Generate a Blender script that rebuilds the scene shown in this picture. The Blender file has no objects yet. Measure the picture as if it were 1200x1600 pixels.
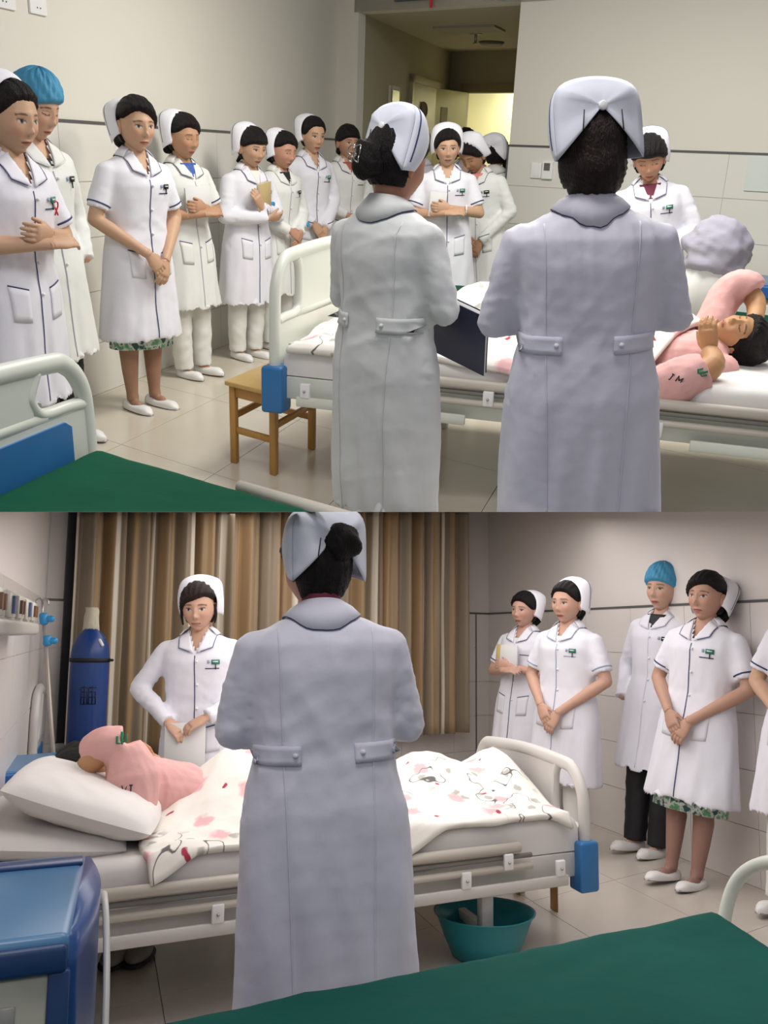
import bpy, bmesh, math, random
import numpy as np
from mathutils import Vector, Matrix, Quaternion
from mathutils.bvhtree import BVHTree
random.seed(7)
# ---------------------------------------------------------------- camera
# The photograph is a collage: the same ward seen in two views, one above the other.  Each view is a ward of its
# own, built at real size; the two are parted by a thin partition added in the plane through the camera to keep their light apart.
F = 1450.0
def unit(v):
    v = np.array(v, float); return v/np.linalg.norm(v)
class Room:
    def __init__(s, u, h):
        s.u = unit(u); f = np.array([0, 0, -1.]); s.f = unit(f-f.dot(s.u)*s.u); s.r = np.cross(s.f, s.u); s.h = h
        s.R = np.array([s.r, s.f, s.u]); s.roots = []
    def d(s, x, y): return s.R@np.array([(x-600)/F, (800-y)/F, -1.])
    def atz(s, x, y, z):
        d = s.d(x, y); return d*((z-s.h)/d[2])+[0, 0, s.h]
    def aty(s, x, y, Y):
        d = s.d(x, y); return d*(Y/d[1])+[0, 0, s.h]
    def onplane(s, x, y, P, n):          # ray meets a vertical plane through P with normal n
        d = s.d(x, y); c = np.array([0, 0, s.h]); t = np.dot(np.array(P)-c, n)/np.dot(d, n); return c+d*t
T = Room([.0416, 1, (800-257+.0416*487)/F], 1.42)
B = Room([.0105, 1, (800-988-.0105*443)/F], 1.30)
scene = bpy.context.scene; col = scene.collection
cam_d = bpy.data.cameras.new('camera'); cam = bpy.data.objects.new('camera', cam_d); col.objects.link(cam)
M_cam = Matrix.Translation((0, 0, T.h))@Matrix(T.R.tolist()).to_4x4()
cam.matrix_world = M_cam
cam_d.sensor_fit = 'HORIZONTAL'; cam_d.sensor_width = 36; cam_d.lens = F/1200*36; cam_d.clip_start = .05; cam_d.clip_end = 60
scene.camera = cam
M_B = M_cam@(Matrix.Translation((0, 0, B.h))@Matrix(B.R.tolist()).to_4x4()).inverted()
scene.view_settings.view_transform = 'Standard'; scene.view_settings.look = 'None'
scene.view_settings.exposure = 0.0; scene.view_settings.gamma = 1.0
# ---------------------------------------------------------------- light
w = bpy.data.worlds.new('world'); scene.world = w; w.use_nodes = True
w.node_tree.nodes['Background'].inputs[0].default_value = (.84, .81, .87, 1)
w.node_tree.nodes['Background'].inputs[1].default_value = .29
def area(name, room, loc, size, power, color, tilt=(0, 0, 0), spread=None):
    l = bpy.data.lights.new(name, 'AREA'); l.shape = 'RECTANGLE'; l.size, l.size_y = size; l.energy = power; l.color = color
    if spread: l.spread = spread
    o = bpy.data.objects.new(name, l); col.objects.link(o)
    m = Matrix.Translation(loc)@Matrix.Rotation(tilt[2], 4, 'Z')@Matrix.Rotation(tilt[0], 4, 'X')@Matrix.Rotation(tilt[1], 4, 'Y')
    o.matrix_world = m if room is T else M_B@m
    return o
area('ceiling_or_fill_lamp', T, (.45, 5.3, 3.0), (1.3, .6), 72, (1, .97, .89))
area('ceiling_or_fill_lamp', T, (1.5, 4.4, 3.0), (1.3, .6), 50, (1, .97, .91))
area('ceiling_or_fill_lamp', T, (-.2, 2.4, 3.0), (1.3, .6), 32, (1, .97, .93))
area('passage_lamp', T, (2.0, 13.6, 2.45), (1.2, .8), 90, (1, .97, .72))
area('ceiling_or_fill_lamp', B, (.2, -.4, 2.7), (1.6, .6), 13, (1, .96, .97), (math.radians(25), 0, 0))  # added fill lamp behind the camera, no fixture of the ward
area('ceiling_or_fill_lamp', B, (.15, 4.75, 1.30+.1297*4.75-.004), (2.5, 3.7), 68, (1, .95, .93), (math.atan(.1297), 0, 0))  # added light sheet under the dividing plane, in place of a real ceiling lamp

# ---------------------------------------------------------------- materials
MATS = {}
def mat(name, color=(.8, .8, .8), rough=.5, noise=0, nscale=8, bump=0, bscale=40, spec=.5, metal=0, vcol=False, wave=None, emit=None, sheen=0, alpha=None, stretch=None):
    if name in MATS: return MATS[name]
    m = bpy.data.materials.new(name); m.use_nodes = True; nt = m.node_tree; n = nt.nodes; L = nt.links
    b = n['Principled BSDF']; b.inputs['Roughness'].default_value = rough; b.inputs['Metallic'].default_value = metal
    b.inputs['Specular IOR Level'].default_value = spec
    if sheen: b.inputs['Sheen Weight'].default_value = sheen
    tc = n.new('ShaderNodeTexCoord'); vec = tc.outputs['Object']
    if stretch:
        mp = n.new('ShaderNodeMapping'); mp.inputs['Scale'].default_value = stretch; L.new(vec, mp.inputs[0]); vec = mp.outputs[0]
    c = (*color, 1)
    if vcol:
        at = n.new('ShaderNodeAttribute'); at.attribute_name = 'Col'; src = at.outputs['Color']
    else:
        rgb = n.new('ShaderNodeRGB'); rgb.outputs[0].default_value = c; src = rgb.outputs[0]
    if noise:
        t = n.new('ShaderNodeTexNoise'); t.inputs['Scale'].default_value = nscale; t.inputs['Detail'].default_value = 4
        L.new(vec, t.inputs[0])
        mr = n.new('ShaderNodeMapRange'); mr.inputs[3].default_value = 1-noise; mr.inputs[4].default_value = 1+noise; L.new(t.outputs[0], mr.inputs[0])
        mx = n.new('ShaderNodeVectorMath'); mx.operation = 'SCALE'; L.new(src, mx.inputs[0]); L.new(mr.outputs[0], mx.inputs['Scale']); src = mx.outputs[0]
    L.new(src, b.inputs['Base Color'])
    if bump:
        t = n.new('ShaderNodeTexNoise'); t.inputs['Scale'].default_value = bscale; t.inputs['Detail'].default_value = 5; L.new(vec, t.inputs[0])
        bp = n.new('ShaderNodeBump'); bp.inputs['Strength'].default_value = bump; bp.inputs['Distance'].default_value = .01
        L.new(t.outputs[0], bp.inputs['Height']); L.new(bp.outputs[0], b.inputs['Normal'])
    if emit:
        b.inputs['Emission Color'].default_value = (*color, 1); b.inputs['Emission Strength'].default_value = emit
    MATS[name] = m; return m
SKIN = mat('skin', rough=.5, vcol=True, noise=.05, nscale=30, spec=.35)
HAIR = mat('hair', (.008, .006, .006), rough=.5, noise=.5, nscale=14, bump=.9, bscale=40, stretch=(6, 6, .8), spec=.22)
HAIRB = mat('brown_hair', (.018, .009, .007), rough=.45, noise=.5, nscale=14, bump=.9, bscale=40, stretch=(6, 6, .8), spec=.25)
COAT = mat('coat_cloth', (.80, .80, .87), rough=.75, noise=.03, bump=.25, bscale=9, spec=.25, sheen=.1)
COATG = mat('aged_coat_cloth', (.78, .79, .77), rough=.75, noise=.03, bump=.25, bscale=9, spec=.25)
COATB = mat('shaded_back_coat_cloth', (.68, .68, .79), rough=.55, noise=.03, bump=.55, bscale=6, spec=.3, sheen=.1)  # coat white darkened, shade on turned backs put into the colour
COATD = mat('shaded_coat_cloth', (.66, .68, .68), rough=.55, noise=.03, bump=.55, bscale=6, spec=.3)  # greyer coat copy, shade of a turned back mixed into its colour
CAPM = mat('cap_cloth', (.84, .84, .90), rough=.7, noise=.02, bump=.1, bscale=20, spec=.25)
CAPB = mat('shaded_cap_cloth', (.68, .71, .80), rough=.6, noise=.02, bump=.1, bscale=20, spec=.3)  # darkened copy of the cap cloth, shade of rear views in the colour
NAVY = mat('navy_trim', (.035, .04, .14), rough=.6)
LILAC = mat('pale_trim', (.35, .40, .55), rough=.6)
BLUECAP = mat('blue_nonwoven', (.055, .28, .47), rough=.7, noise=.12, nscale=25, bump=.6, bscale=35)
GREENBADGE = mat('green_badge', (.03, .22, .16), rough=.4)
WHITE = mat('white_plastic', (.85, .85, .85), rough=.35)
BLACK = mat('black_cloth', (.012, .012, .015), rough=.7)
MAROON = mat('maroon_cloth', (.14, .012, .04), rough=.7, noise=.3, nscale=120)
BLUESHIRT = mat('blue_print_shirt', (.05, .12, .42), rough=.7, noise=.8, nscale=60)
REDSHIRT = mat('red_shirt', (.45, .10, .07), rough=.7, noise=.4, nscale=60)
WSHIRT = mat('white_shirt', (.80, .80, .74), rough=.7)
TROUSER = mat('white_trousers', (.76, .76, .72), rough=.75, noise=.04, bump=.3, bscale=12)
SHOE = mat('white_leather', (.84, .83, .82), rough=.4)
SOLE = mat('grey_sole', (.33, .33, .34), rough=.6)
WALLM = mat('painted_wall', (.73, .705, .625), rough=.7, noise=.015, nscale=2)
WALLT = mat('wall_tile_glaze', (.74, .725, .665), rough=.28, noise=.015, nscale=1.5, spec=.4)
WALLB = mat('painted_wall_grey', (.72, .675, .645), rough=.7, noise=.02, nscale=2)
WALLTB = mat('wall_tile_grey_glaze', (.73, .69, .66), rough=.3, noise=.02, nscale=1.5, spec=.4)
GROUT = mat('grout', (.60, .58, .53), rough=.9)
CORW = mat('corridor_paint', (.50, .47, .36), rough=.8, noise=.03, nscale=2)
LINE = mat('dark_listello', (.10, .10, .10), rough=.5)
TILE = mat('floor_tile_glaze', (.60, .55, .455), rough=.22, noise=.06, nscale=5, spec=.4)
TILEB = mat('floor_tile_glaze_pale', (.56, .51, .45), rough=.25, noise=.06, nscale=5, spec=.4)
FGROUT = mat('floor_grout', (.33, .29, .23), rough=.9)
CREAM = mat('cream_plastic', (.70, .73, .66), rough=.35, noise=.02, spec=.5)
CREAMG = mat('grey_cream_plastic', (.62, .60, .57), rough=.35, noise=.02)
RAIL = mat('painted_rail', (.60, .56, .49), rough=.4, noise=.03)
RAILD = mat('shaded_metal', (.22, .21, .19), rough=.5, noise=.1)
BLUEP = mat('blue_plastic', (.03, .17, .42), rough=.4, noise=.08, nscale=10)
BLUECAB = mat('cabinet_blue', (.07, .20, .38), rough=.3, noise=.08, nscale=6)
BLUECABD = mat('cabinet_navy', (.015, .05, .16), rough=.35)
CABCREAM = mat('cabinet_cream', (.42, .42, .36), rough=.5, noise=.04, nscale=6)
GREENS = mat('green_sheet', (.006, .085, .045), rough=.9, noise=.12, nscale=6, bump=.4, bscale=14, spec=.15)
GREENB = mat('green_sheet_teal', (.005, .085, .068), rough=.9, noise=.12, nscale=6, bump=.4, bscale=14, spec=.15)
SHEET = mat('white_sheet', (.74, .72, .70), rough=.8, noise=.03, bump=.35, bscale=9)
PILLOW = mat('pillow_cloth', (.72, .71, .64), rough=.8, noise=.03, bump=.35, bscale=12)
PINK = mat('pink_cloth', (.72, .40, .38), rough=.8, noise=.06, nscale=8, bump=.4, bscale=14)
WOOD = mat('varnished_wood', (.50, .26, .065), rough=.4, noise=.18, nscale=7, stretch=(8, 8, 1))
WOODT = mat('pale_wood_top', (.58, .39, .12), rough=.4, noise=.1, nscale=7, stretch=(8, 2, 1))
METAL = mat('brushed_metal', (.45, .44, .42), rough=.3, metal=.9)
OXY = mat('cylinder_blue', (.012, .05, .22), rough=.3, noise=.05)
TEAL = mat('teal_plastic', (.01, .22, .26), rough=.35, noise=.05)
GREY = mat('panel_grey', (.55, .54, .48), rough=.4)
PAPER = mat('paper', (.72, .72, .72), rough=.8)
KRAFT = mat('kraft_card', (.50, .38, .18), rough=.8)
BRASSY = mat('door_yellow_paint', (.46, .43, .23), rough=.45, noise=.04)
BROWND = mat('door_brown_paint', (.22, .17, .10), rough=.5, noise=.1)
BLUEBR = mat('bright_blue_plastic', (.03, .30, .62), rough=.35)
RED = mat('red_plastic', (.6, .02, .03), rough=.5)
BROWNHAIR = mat('light_brown_hair', (.10, .06, .05), rough=.5, noise=.4, nscale=20, bump=.6, bscale=30, stretch=(5, 5, 1))
GREYU = mat('grey_lilac_cloth', (.42, .40, .46), rough=.8, noise=.05, bump=.4, bscale=14)
def curtain_mat():
    m = mat('curtain_cloth', (.40, .29, .17), rough=.45, spec=.4, sheen=.2); nt = m.node_tree; n = nt.nodes; L = nt.links; b = n['Principled BSDF']
    at = n.new('ShaderNodeAttribute'); at.attribute_name = 'Col'
    t = n.new('ShaderNodeTexNoise'); t.inputs['Scale'].default_value = 4; tc = n.new('ShaderNodeTexCoord')
    mp = n.new('ShaderNodeMapping'); mp.inputs['Scale'].default_value = (6, 6, .3); L.new(tc.outputs['Object'], mp.inputs[0]); L.new(mp.outputs[0], t.inputs[0])
    mr = n.new('ShaderNodeMapRange'); mr.inputs[3].default_value = .75; mr.inputs[4].default_value = 1.2; L.new(t.outputs[0], mr.inputs[0])
    mx = n.new('ShaderNodeVectorMath'); mx.operation = 'SCALE'; L.new(at.outputs['Color'], mx.inputs[0]); L.new(mr.outputs[0], mx.inputs['Scale'])
    L.new(mx.outputs[0], b.inputs['Base Color']); return m
CURT = curtain_mat()
def quilt_mat():
    m = mat('floral_quilt', (.80, .78, .72), rough=.8, bump=.3, bscale=10); nt = m.node_tree; n = nt.nodes; L = nt.links; b = n['Principled BSDF']
    at = n.new('ShaderNodeAttribute'); at.attribute_name = 'Pat'     # two-dimensional cloth coordinates, in metres
    def noise(scale, off=(0, 0, 0), detail=3, st=(1, 1, 1)):
        mp = n.new('ShaderNodeMapping'); mp.inputs['Location'].default_value = off; mp.inputs['Scale'].default_value = st; L.new(at.outputs['Vector'], mp.inputs[0])
        t = n.new('ShaderNodeTexNoise'); t.inputs['Scale'].default_value = scale; t.inputs['Detail'].default_value = detail; L.new(mp.outputs[0], t.inputs[0]); return t.outputs[0]
    def ramp(src, lo, hi, a=0, c=1):
        r = n.new('ShaderNodeMapRange'); r.inputs[1].default_value = lo; r.inputs[2].default_value = hi; r.inputs[3].default_value = a; r.inputs[4].default_value = c; L.new(src, r.inputs[0]); return r.outputs[0]
    def math_(op, x, y=None, v=0):
        q = n.new('ShaderNodeMath'); q.operation = op; L.new(x, q.inputs[0])
        if y is not None: L.new(y, q.inputs[1])
        else: q.inputs[1].default_value = v
        return q.outputs[0]
    def vor(scale, off, r0, r1):
        mp = n.new('ShaderNodeMapping'); mp.inputs['Location'].default_value = off
        wob = n.new('ShaderNodeTexNoise'); wob.inputs['Scale'].default_value = 22; L.new(at.outputs['Vector'], wob.inputs[0])
        vm = n.new('ShaderNodeVectorMath'); vm.operation = 'MULTIPLY_ADD'; vm.inputs[1].default_value = (.06, .06, 0); L.new(wob.outputs['Color'], vm.inputs[0]); L.new(at.outputs['Vector'], vm.inputs[2])
        L.new(vm.outputs[0], mp.inputs[0])
        v = n.new('ShaderNodeTexVoronoi'); v.voronoi_dimensions = '2D'; v.inputs['Scale'].default_value = scale; v.inputs['Randomness'].default_value = .8; L.new(mp.outputs[0], v.inputs[0])
        return ramp(v.outputs['Distance'], r0, r1, 1, 0), v
    pk, v1 = vor(4.3, (0, 0, 0), .12, .20)
    rd, v2 = vor(3.4, (.37, .61, 0), .03, .05)
    cl = noise(1.7, (3, 1, 0), 1)
    branch = ramp(math_('ABSOLUTE', math_('SUBTRACT', noise(5, (8, 3, 0), 2), v=.5)), .0025, .008, 1, 0)
    branch = math_('MULTIPLY', branch, ramp(cl, .5, .56))
    leaf, v3 = vor(7.5, (.2, .9, 0), .12, .17); leaf = math_('MULTIPLY', leaf, ramp(cl, .5, .55))
    def mix(f, a, c):
        x = n.new('ShaderNodeMix'); x.data_type = 'RGBA'; L.new(f, x.inputs[0])
        if isinstance(a, tuple): x.inputs[6].default_value = (*a, 1)
        else: L.new(a, x.inputs[6])
        x.inputs[7].default_value = (*c, 1); return x.outputs[2]
    c = mix(math_('MULTIPLY', pk, v=.7), (.82, .79, .73), (.74, .30, .36))
    c = mix(rd, c, (.42, .03, .07)); c = mix(math_('MULTIPLY', leaf, v=.65), c, (.24, .24, .21)); c = mix(branch, c, (.12, .11, .11))
    L.new(c, b.inputs['Base Color']); return m
QUILT = quilt_mat()
def skirt_mat():
    m = mat('floral_skirt', (.75, .78, .74), rough=.8); nt = m.node_tree; n = nt.nodes; L = nt.links; b = n['Principled BSDF']
    tc = n.new('ShaderNodeTexCoord'); t = n.new('ShaderNodeTexNoise'); t.inputs['Scale'].default_value = 28; L.new(tc.outputs['Object'], t.inputs[0])
    r = n.new('ShaderNodeValToRGB'); e = r.color_ramp.elements; e[0].position = .40; e[0].color = (.03, .10, .10, 1); e[1].position = .5; e[1].color = (.72, .76, .72, 1)
    x = r.color_ramp.elements.new(.62); x.color = (.12, .35, .18, 1); L.new(t.outputs[0], r.inputs[0]); L.new(r.outputs[0], b.inputs['Base Color']); return m
SKIRT = skirt_mat()
# ---------------------------------------------------------------- mesh helpers
CUR = T
def link(o, parent=None):
    col.objects.link(o)
    if parent is not None: o.parent = parent
    else: CUR.roots.append(o)
    return o
def tag(o, label=None, cat=None, group=None, kind=None):
    if label: o['label'] = label
    if cat: o['category'] = cat
    if group: o['group'] = group
    if kind: o['kind'] = kind
    return o
def empty(name, loc, label=None, cat=None, group=None, rot=None):
    o = bpy.data.objects.new(name, None); o.empty_display_size = .1
    o.matrix_world = Matrix.Translation(Vector(loc))@(rot or Matrix()); link(o); return tag(o, label, cat, group)
def mesh(name, V, Fc, m, parent=None, smooth=True, colr=None, pat=None, local=None):
    """V in room coordinates, or in the parent's own when local is True"""
    V = np.asarray(V, float).reshape(-1, 3)
    if parent is not None and not local:
        inv = np.array(world_of(parent).inverted()); V = V@inv[:3, :3].T+inv[:3, 3]
    me = bpy.data.meshes.new(name); me.from_pydata(V.tolist(), [], [tuple(int(i) for i in f) for f in Fc]); me.update()
    if smooth: me.polygons.foreach_set('use_smooth', [True]*len(me.polygons))
    if colr is not None:
        a = me.attributes.new('Col', 'FLOAT_COLOR', 'POINT'); c = np.ones((len(V), 4)); c[:, :3] = colr; a.data.foreach_set('color', c.ravel())
    if pat is not None:
        a = me.attributes.new('Pat', 'FLOAT_VECTOR', 'POINT'); a.data.foreach_set('vector', np.asarray(pat, float).ravel())
    if m is not None: me.materials.append(m)
    o = bpy.data.objects.new(name, me); link(o, parent); return o
def world_of(o):
    m = o.matrix_local if o.parent is None else world_of(o.parent)@o.matrix_local
    return o.matrix_basis if o.parent is None else world_of(o.parent)@o.matrix_basis
class MB:
    def __init__(s): s.V = []; s.F = []; s.n = 0
    def add(s, V, Fc):
        V = np.asarray(V, float).reshape(-1, 3); s.V.append(V); s.F += [tuple(i+s.n for i in f) for f in Fc]; s.n += len(V); return s
    def arr(s): return np.concatenate(s.V) if s.V else np.zeros((0, 3))
    def build(s, name, m, parent=None, **k): return mesh(name, s.arr(), s.F, m, parent, **k)
BOXF = [(0, 3, 2, 1), (4, 5, 6, 7), (0, 1, 5, 4), (1, 2, 6, 5), (2, 3, 7, 6), (3, 0, 4, 7)]
def box8(f, a, b):
    """box between frame coordinates a and b through the frame map f"""
    x0, y0, z0 = a; x1, y1, z1 = b
    return [f(*p) for p in ((x0, y0, z0), (x1, y0, z0), (x1, y1, z0), (x0, y1, z0), (x0, y0, z1), (x1, y0, z1), (x1, y1, z1), (x0, y1, z1))], BOXF
def bevel_box(name, f, a, b, m, parent, r=.01, seg=2, smooth=True, **k):
    V, Fc = box8(f, a, b); bm = bmesh.new(); vs = [bm.verts.new(v) for v in V]
    for q in Fc: bm.faces.new([vs[i] for i in q])
    bmesh.ops.recalc_face_normals(bm, faces=bm.faces)
    bmesh.ops.bevel(bm, geom=list(bm.edges), offset=r, segments=seg, affect='EDGES', profile=.5)
    V = [v.co[:] for v in bm.verts]; bm.verts.index_update(); Fc = [[v.index for v in q.verts] for q in bm.faces]; bm.free()
    o = mesh(name, V, Fc, m, parent, smooth=smooth, **k)
    return o
def tube(pts, rad, nseg=12, cap=True, up=(0, 0, 1), flat=None):
    """rad: list of r or (rx, ry)"""
    P = [np.array(p, float) for p in pts]; n = len(P); V = []; u = np.array(up, float); prev = None
    for i in range(n):
        t = unit(P[min(i+1, n-1)]-P[max(i-1, 0)]) if n > 1 else u
        s = np.cross(t, u if prev is None else prev)
        if np.linalg.norm(s) < 1e-4: s = np.cross(t, [1, 0, 0.1])
        s = unit(s); v = unit(np.cross(s, t)); prev = v
        r = rad[i] if isinstance(rad, (list, tuple)) else rad
        rx, ry = r if isinstance(r, (list, tuple)) else (r, r)
        for k in range(nseg):
            a = 2*math.pi*k/nseg; V.append(P[i]+s*rx*math.cos(a)+v*ry*math.sin(a))
    Fc = []
    for i in range(n-1):
        for k in range(nseg):
            a, b = i*nseg+k, i*nseg+(k+1) % nseg; Fc.append((a, b, b+nseg, a+nseg))
    if cap: Fc.append(tuple(reversed(range(nseg)))); Fc.append(tuple((n-1)*nseg+k for k in range(nseg)))
    return V, [tuple(reversed(f)) for f in Fc]
def smooth_path(pts, k=6, closed=False):
    P = [np.array(p, float) for p in pts]; out = []; n = len(P)
    for i in range(n-1):
        p0, p1, p2, p3 = P[max(i-1, 0)], P[i], P[i+1], P[min(i+2, n-1)]
        for j in range(k):
            t = j/k; out.append(.5*((2*p1)+(-p0+p2)*t+(2*p0-5*p1+4*p2-p3)*t*t+(-p0+3*p1-3*p2+p3)*t**3))
    out.append(P[-1]); return out
def capsule(a, b, ra, rb, nseg=12):
    a = np.array(a, float); b = np.array(b, float); d = unit(b-a); pts = []; rr = []
    for t in (-.98, -.7, -.35, 0): pts.append(a+d*ra*t); rr.append(ra*math.sqrt(max(0, 1-t*t)))
    for t in (0, .35, .7, .98): pts.append(b+d*rb*t); rr.append(rb*math.sqrt(max(0, 1-t*t)))
    return tube(pts, rr, nseg)
def loft(rings, cap=True, closed=True):
    n = len(rings[0]); V = [p for r in rings for p in r]; Fc = []
    for i in range(len(rings)-1):
        for k in range(n if closed else n-1):
            a, b = i*n+k, i*n+(k+1) % n; Fc.append((a, b, b+n, a+n))
    if cap: Fc.append(tuple(reversed(range(n)))); Fc.append(tuple((len(rings)-1)*n+k for k in range(n)))
    return V, Fc
def ell(cx, cy, z, a, b, n=32, p=2.0):
    r = []
    for k in range(n):
        t = 2*math.pi*k/n; c, s = math.cos(t), math.sin(t)
        r.append((cx+a*math.copysign(abs(c)**(2/p), c), cy+b*math.copysign(abs(s)**(2/p), s), z))
    return r
def blob(c, r, nu=16, nv=10, f=None):
    V = []; 
    for j in range(nv+1):
        th = math.pi*j/nv-math.pi/2
        for i in range(nu):
            ph = 2*math.pi*i/nu; d = (math.cos(th)*math.cos(ph), math.cos(th)*math.sin(ph), math.sin(th)); k = f(d) if f else 1
            V.append((c[0]+r[0]*d[0]*k, c[1]+r[1]*d[1]*k, c[2]+r[2]*d[2]*k))
    Fc = [(j*nu+i, j*nu+(i+1) % nu, (j+1)*nu+(i+1) % nu, (j+1)*nu+i) for j in range(nv) for i in range(nu)]
    return V, Fc
def remesh(mb, voxel, smooth_it=2):
    me = bpy.data.meshes.new('t'); me.from_pydata(mb.arr().tolist(), [], mb.F); 
    bm = bmesh.new(); bm.from_mesh(me); bmesh.ops.remove_doubles(bm, verts=bm.verts, dist=1e-5); bmesh.ops.recalc_face_normals(bm, faces=bm.faces); bm.to_mesh(me); bm.free()
    o = bpy.data.objects.new('t', me); col.objects.link(o)
    md = o.modifiers.new('r', 'REMESH'); md.mode = 'VOXEL'; md.voxel_size = voxel
    if smooth_it: s = o.modifiers.new('s', 'SMOOTH'); s.factor = .5; s.iterations = smooth_it
    bpy.context.view_layer.update()
    ev = o.evaluated_get(bpy.context.evaluated_depsgraph_get()); m2 = ev.to_mesh()
    V = np.empty(len(m2.vertices)*3); m2.vertices.foreach_get('co', V); V = V.reshape(-1, 3)
    Nn = np.empty(len(m2.vertices)*3); m2.vertices.foreach_get('normal', Nn); Nn = Nn.reshape(-1, 3)
    Fc = [tuple(p.vertices) for p in m2.polygons]
    ev.to_mesh_clear(); bpy.data.objects.remove(o); bpy.data.meshes.remove(me)
    return V, Nn, Fc
def ss(x, a, b):
    t = np.clip((x-a)/(b-a), 0, 1); return t*t*(3-2*t)
rng = np.random.RandomState(3)
def folds(P, scale, seed, n=7, st=(1, 1, .35)):
    """smooth cloth relief: ridged warped sines"""
    r = np.random.RandomState(seed); out = np.zeros(len(P)); Q = P*np.array(st)*scale
    wx = np.sin(Q@r.randn(3)*1.3+r.rand()*6)*.9; 
    for i in range(n):
        k = r.randn(3)*(1+.5*i/n); out += (1-2*np.abs(np.sin(Q@k+wx+r.rand()*6.28)))/(1.3+.35*i)
    return out/n*1.6
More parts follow.
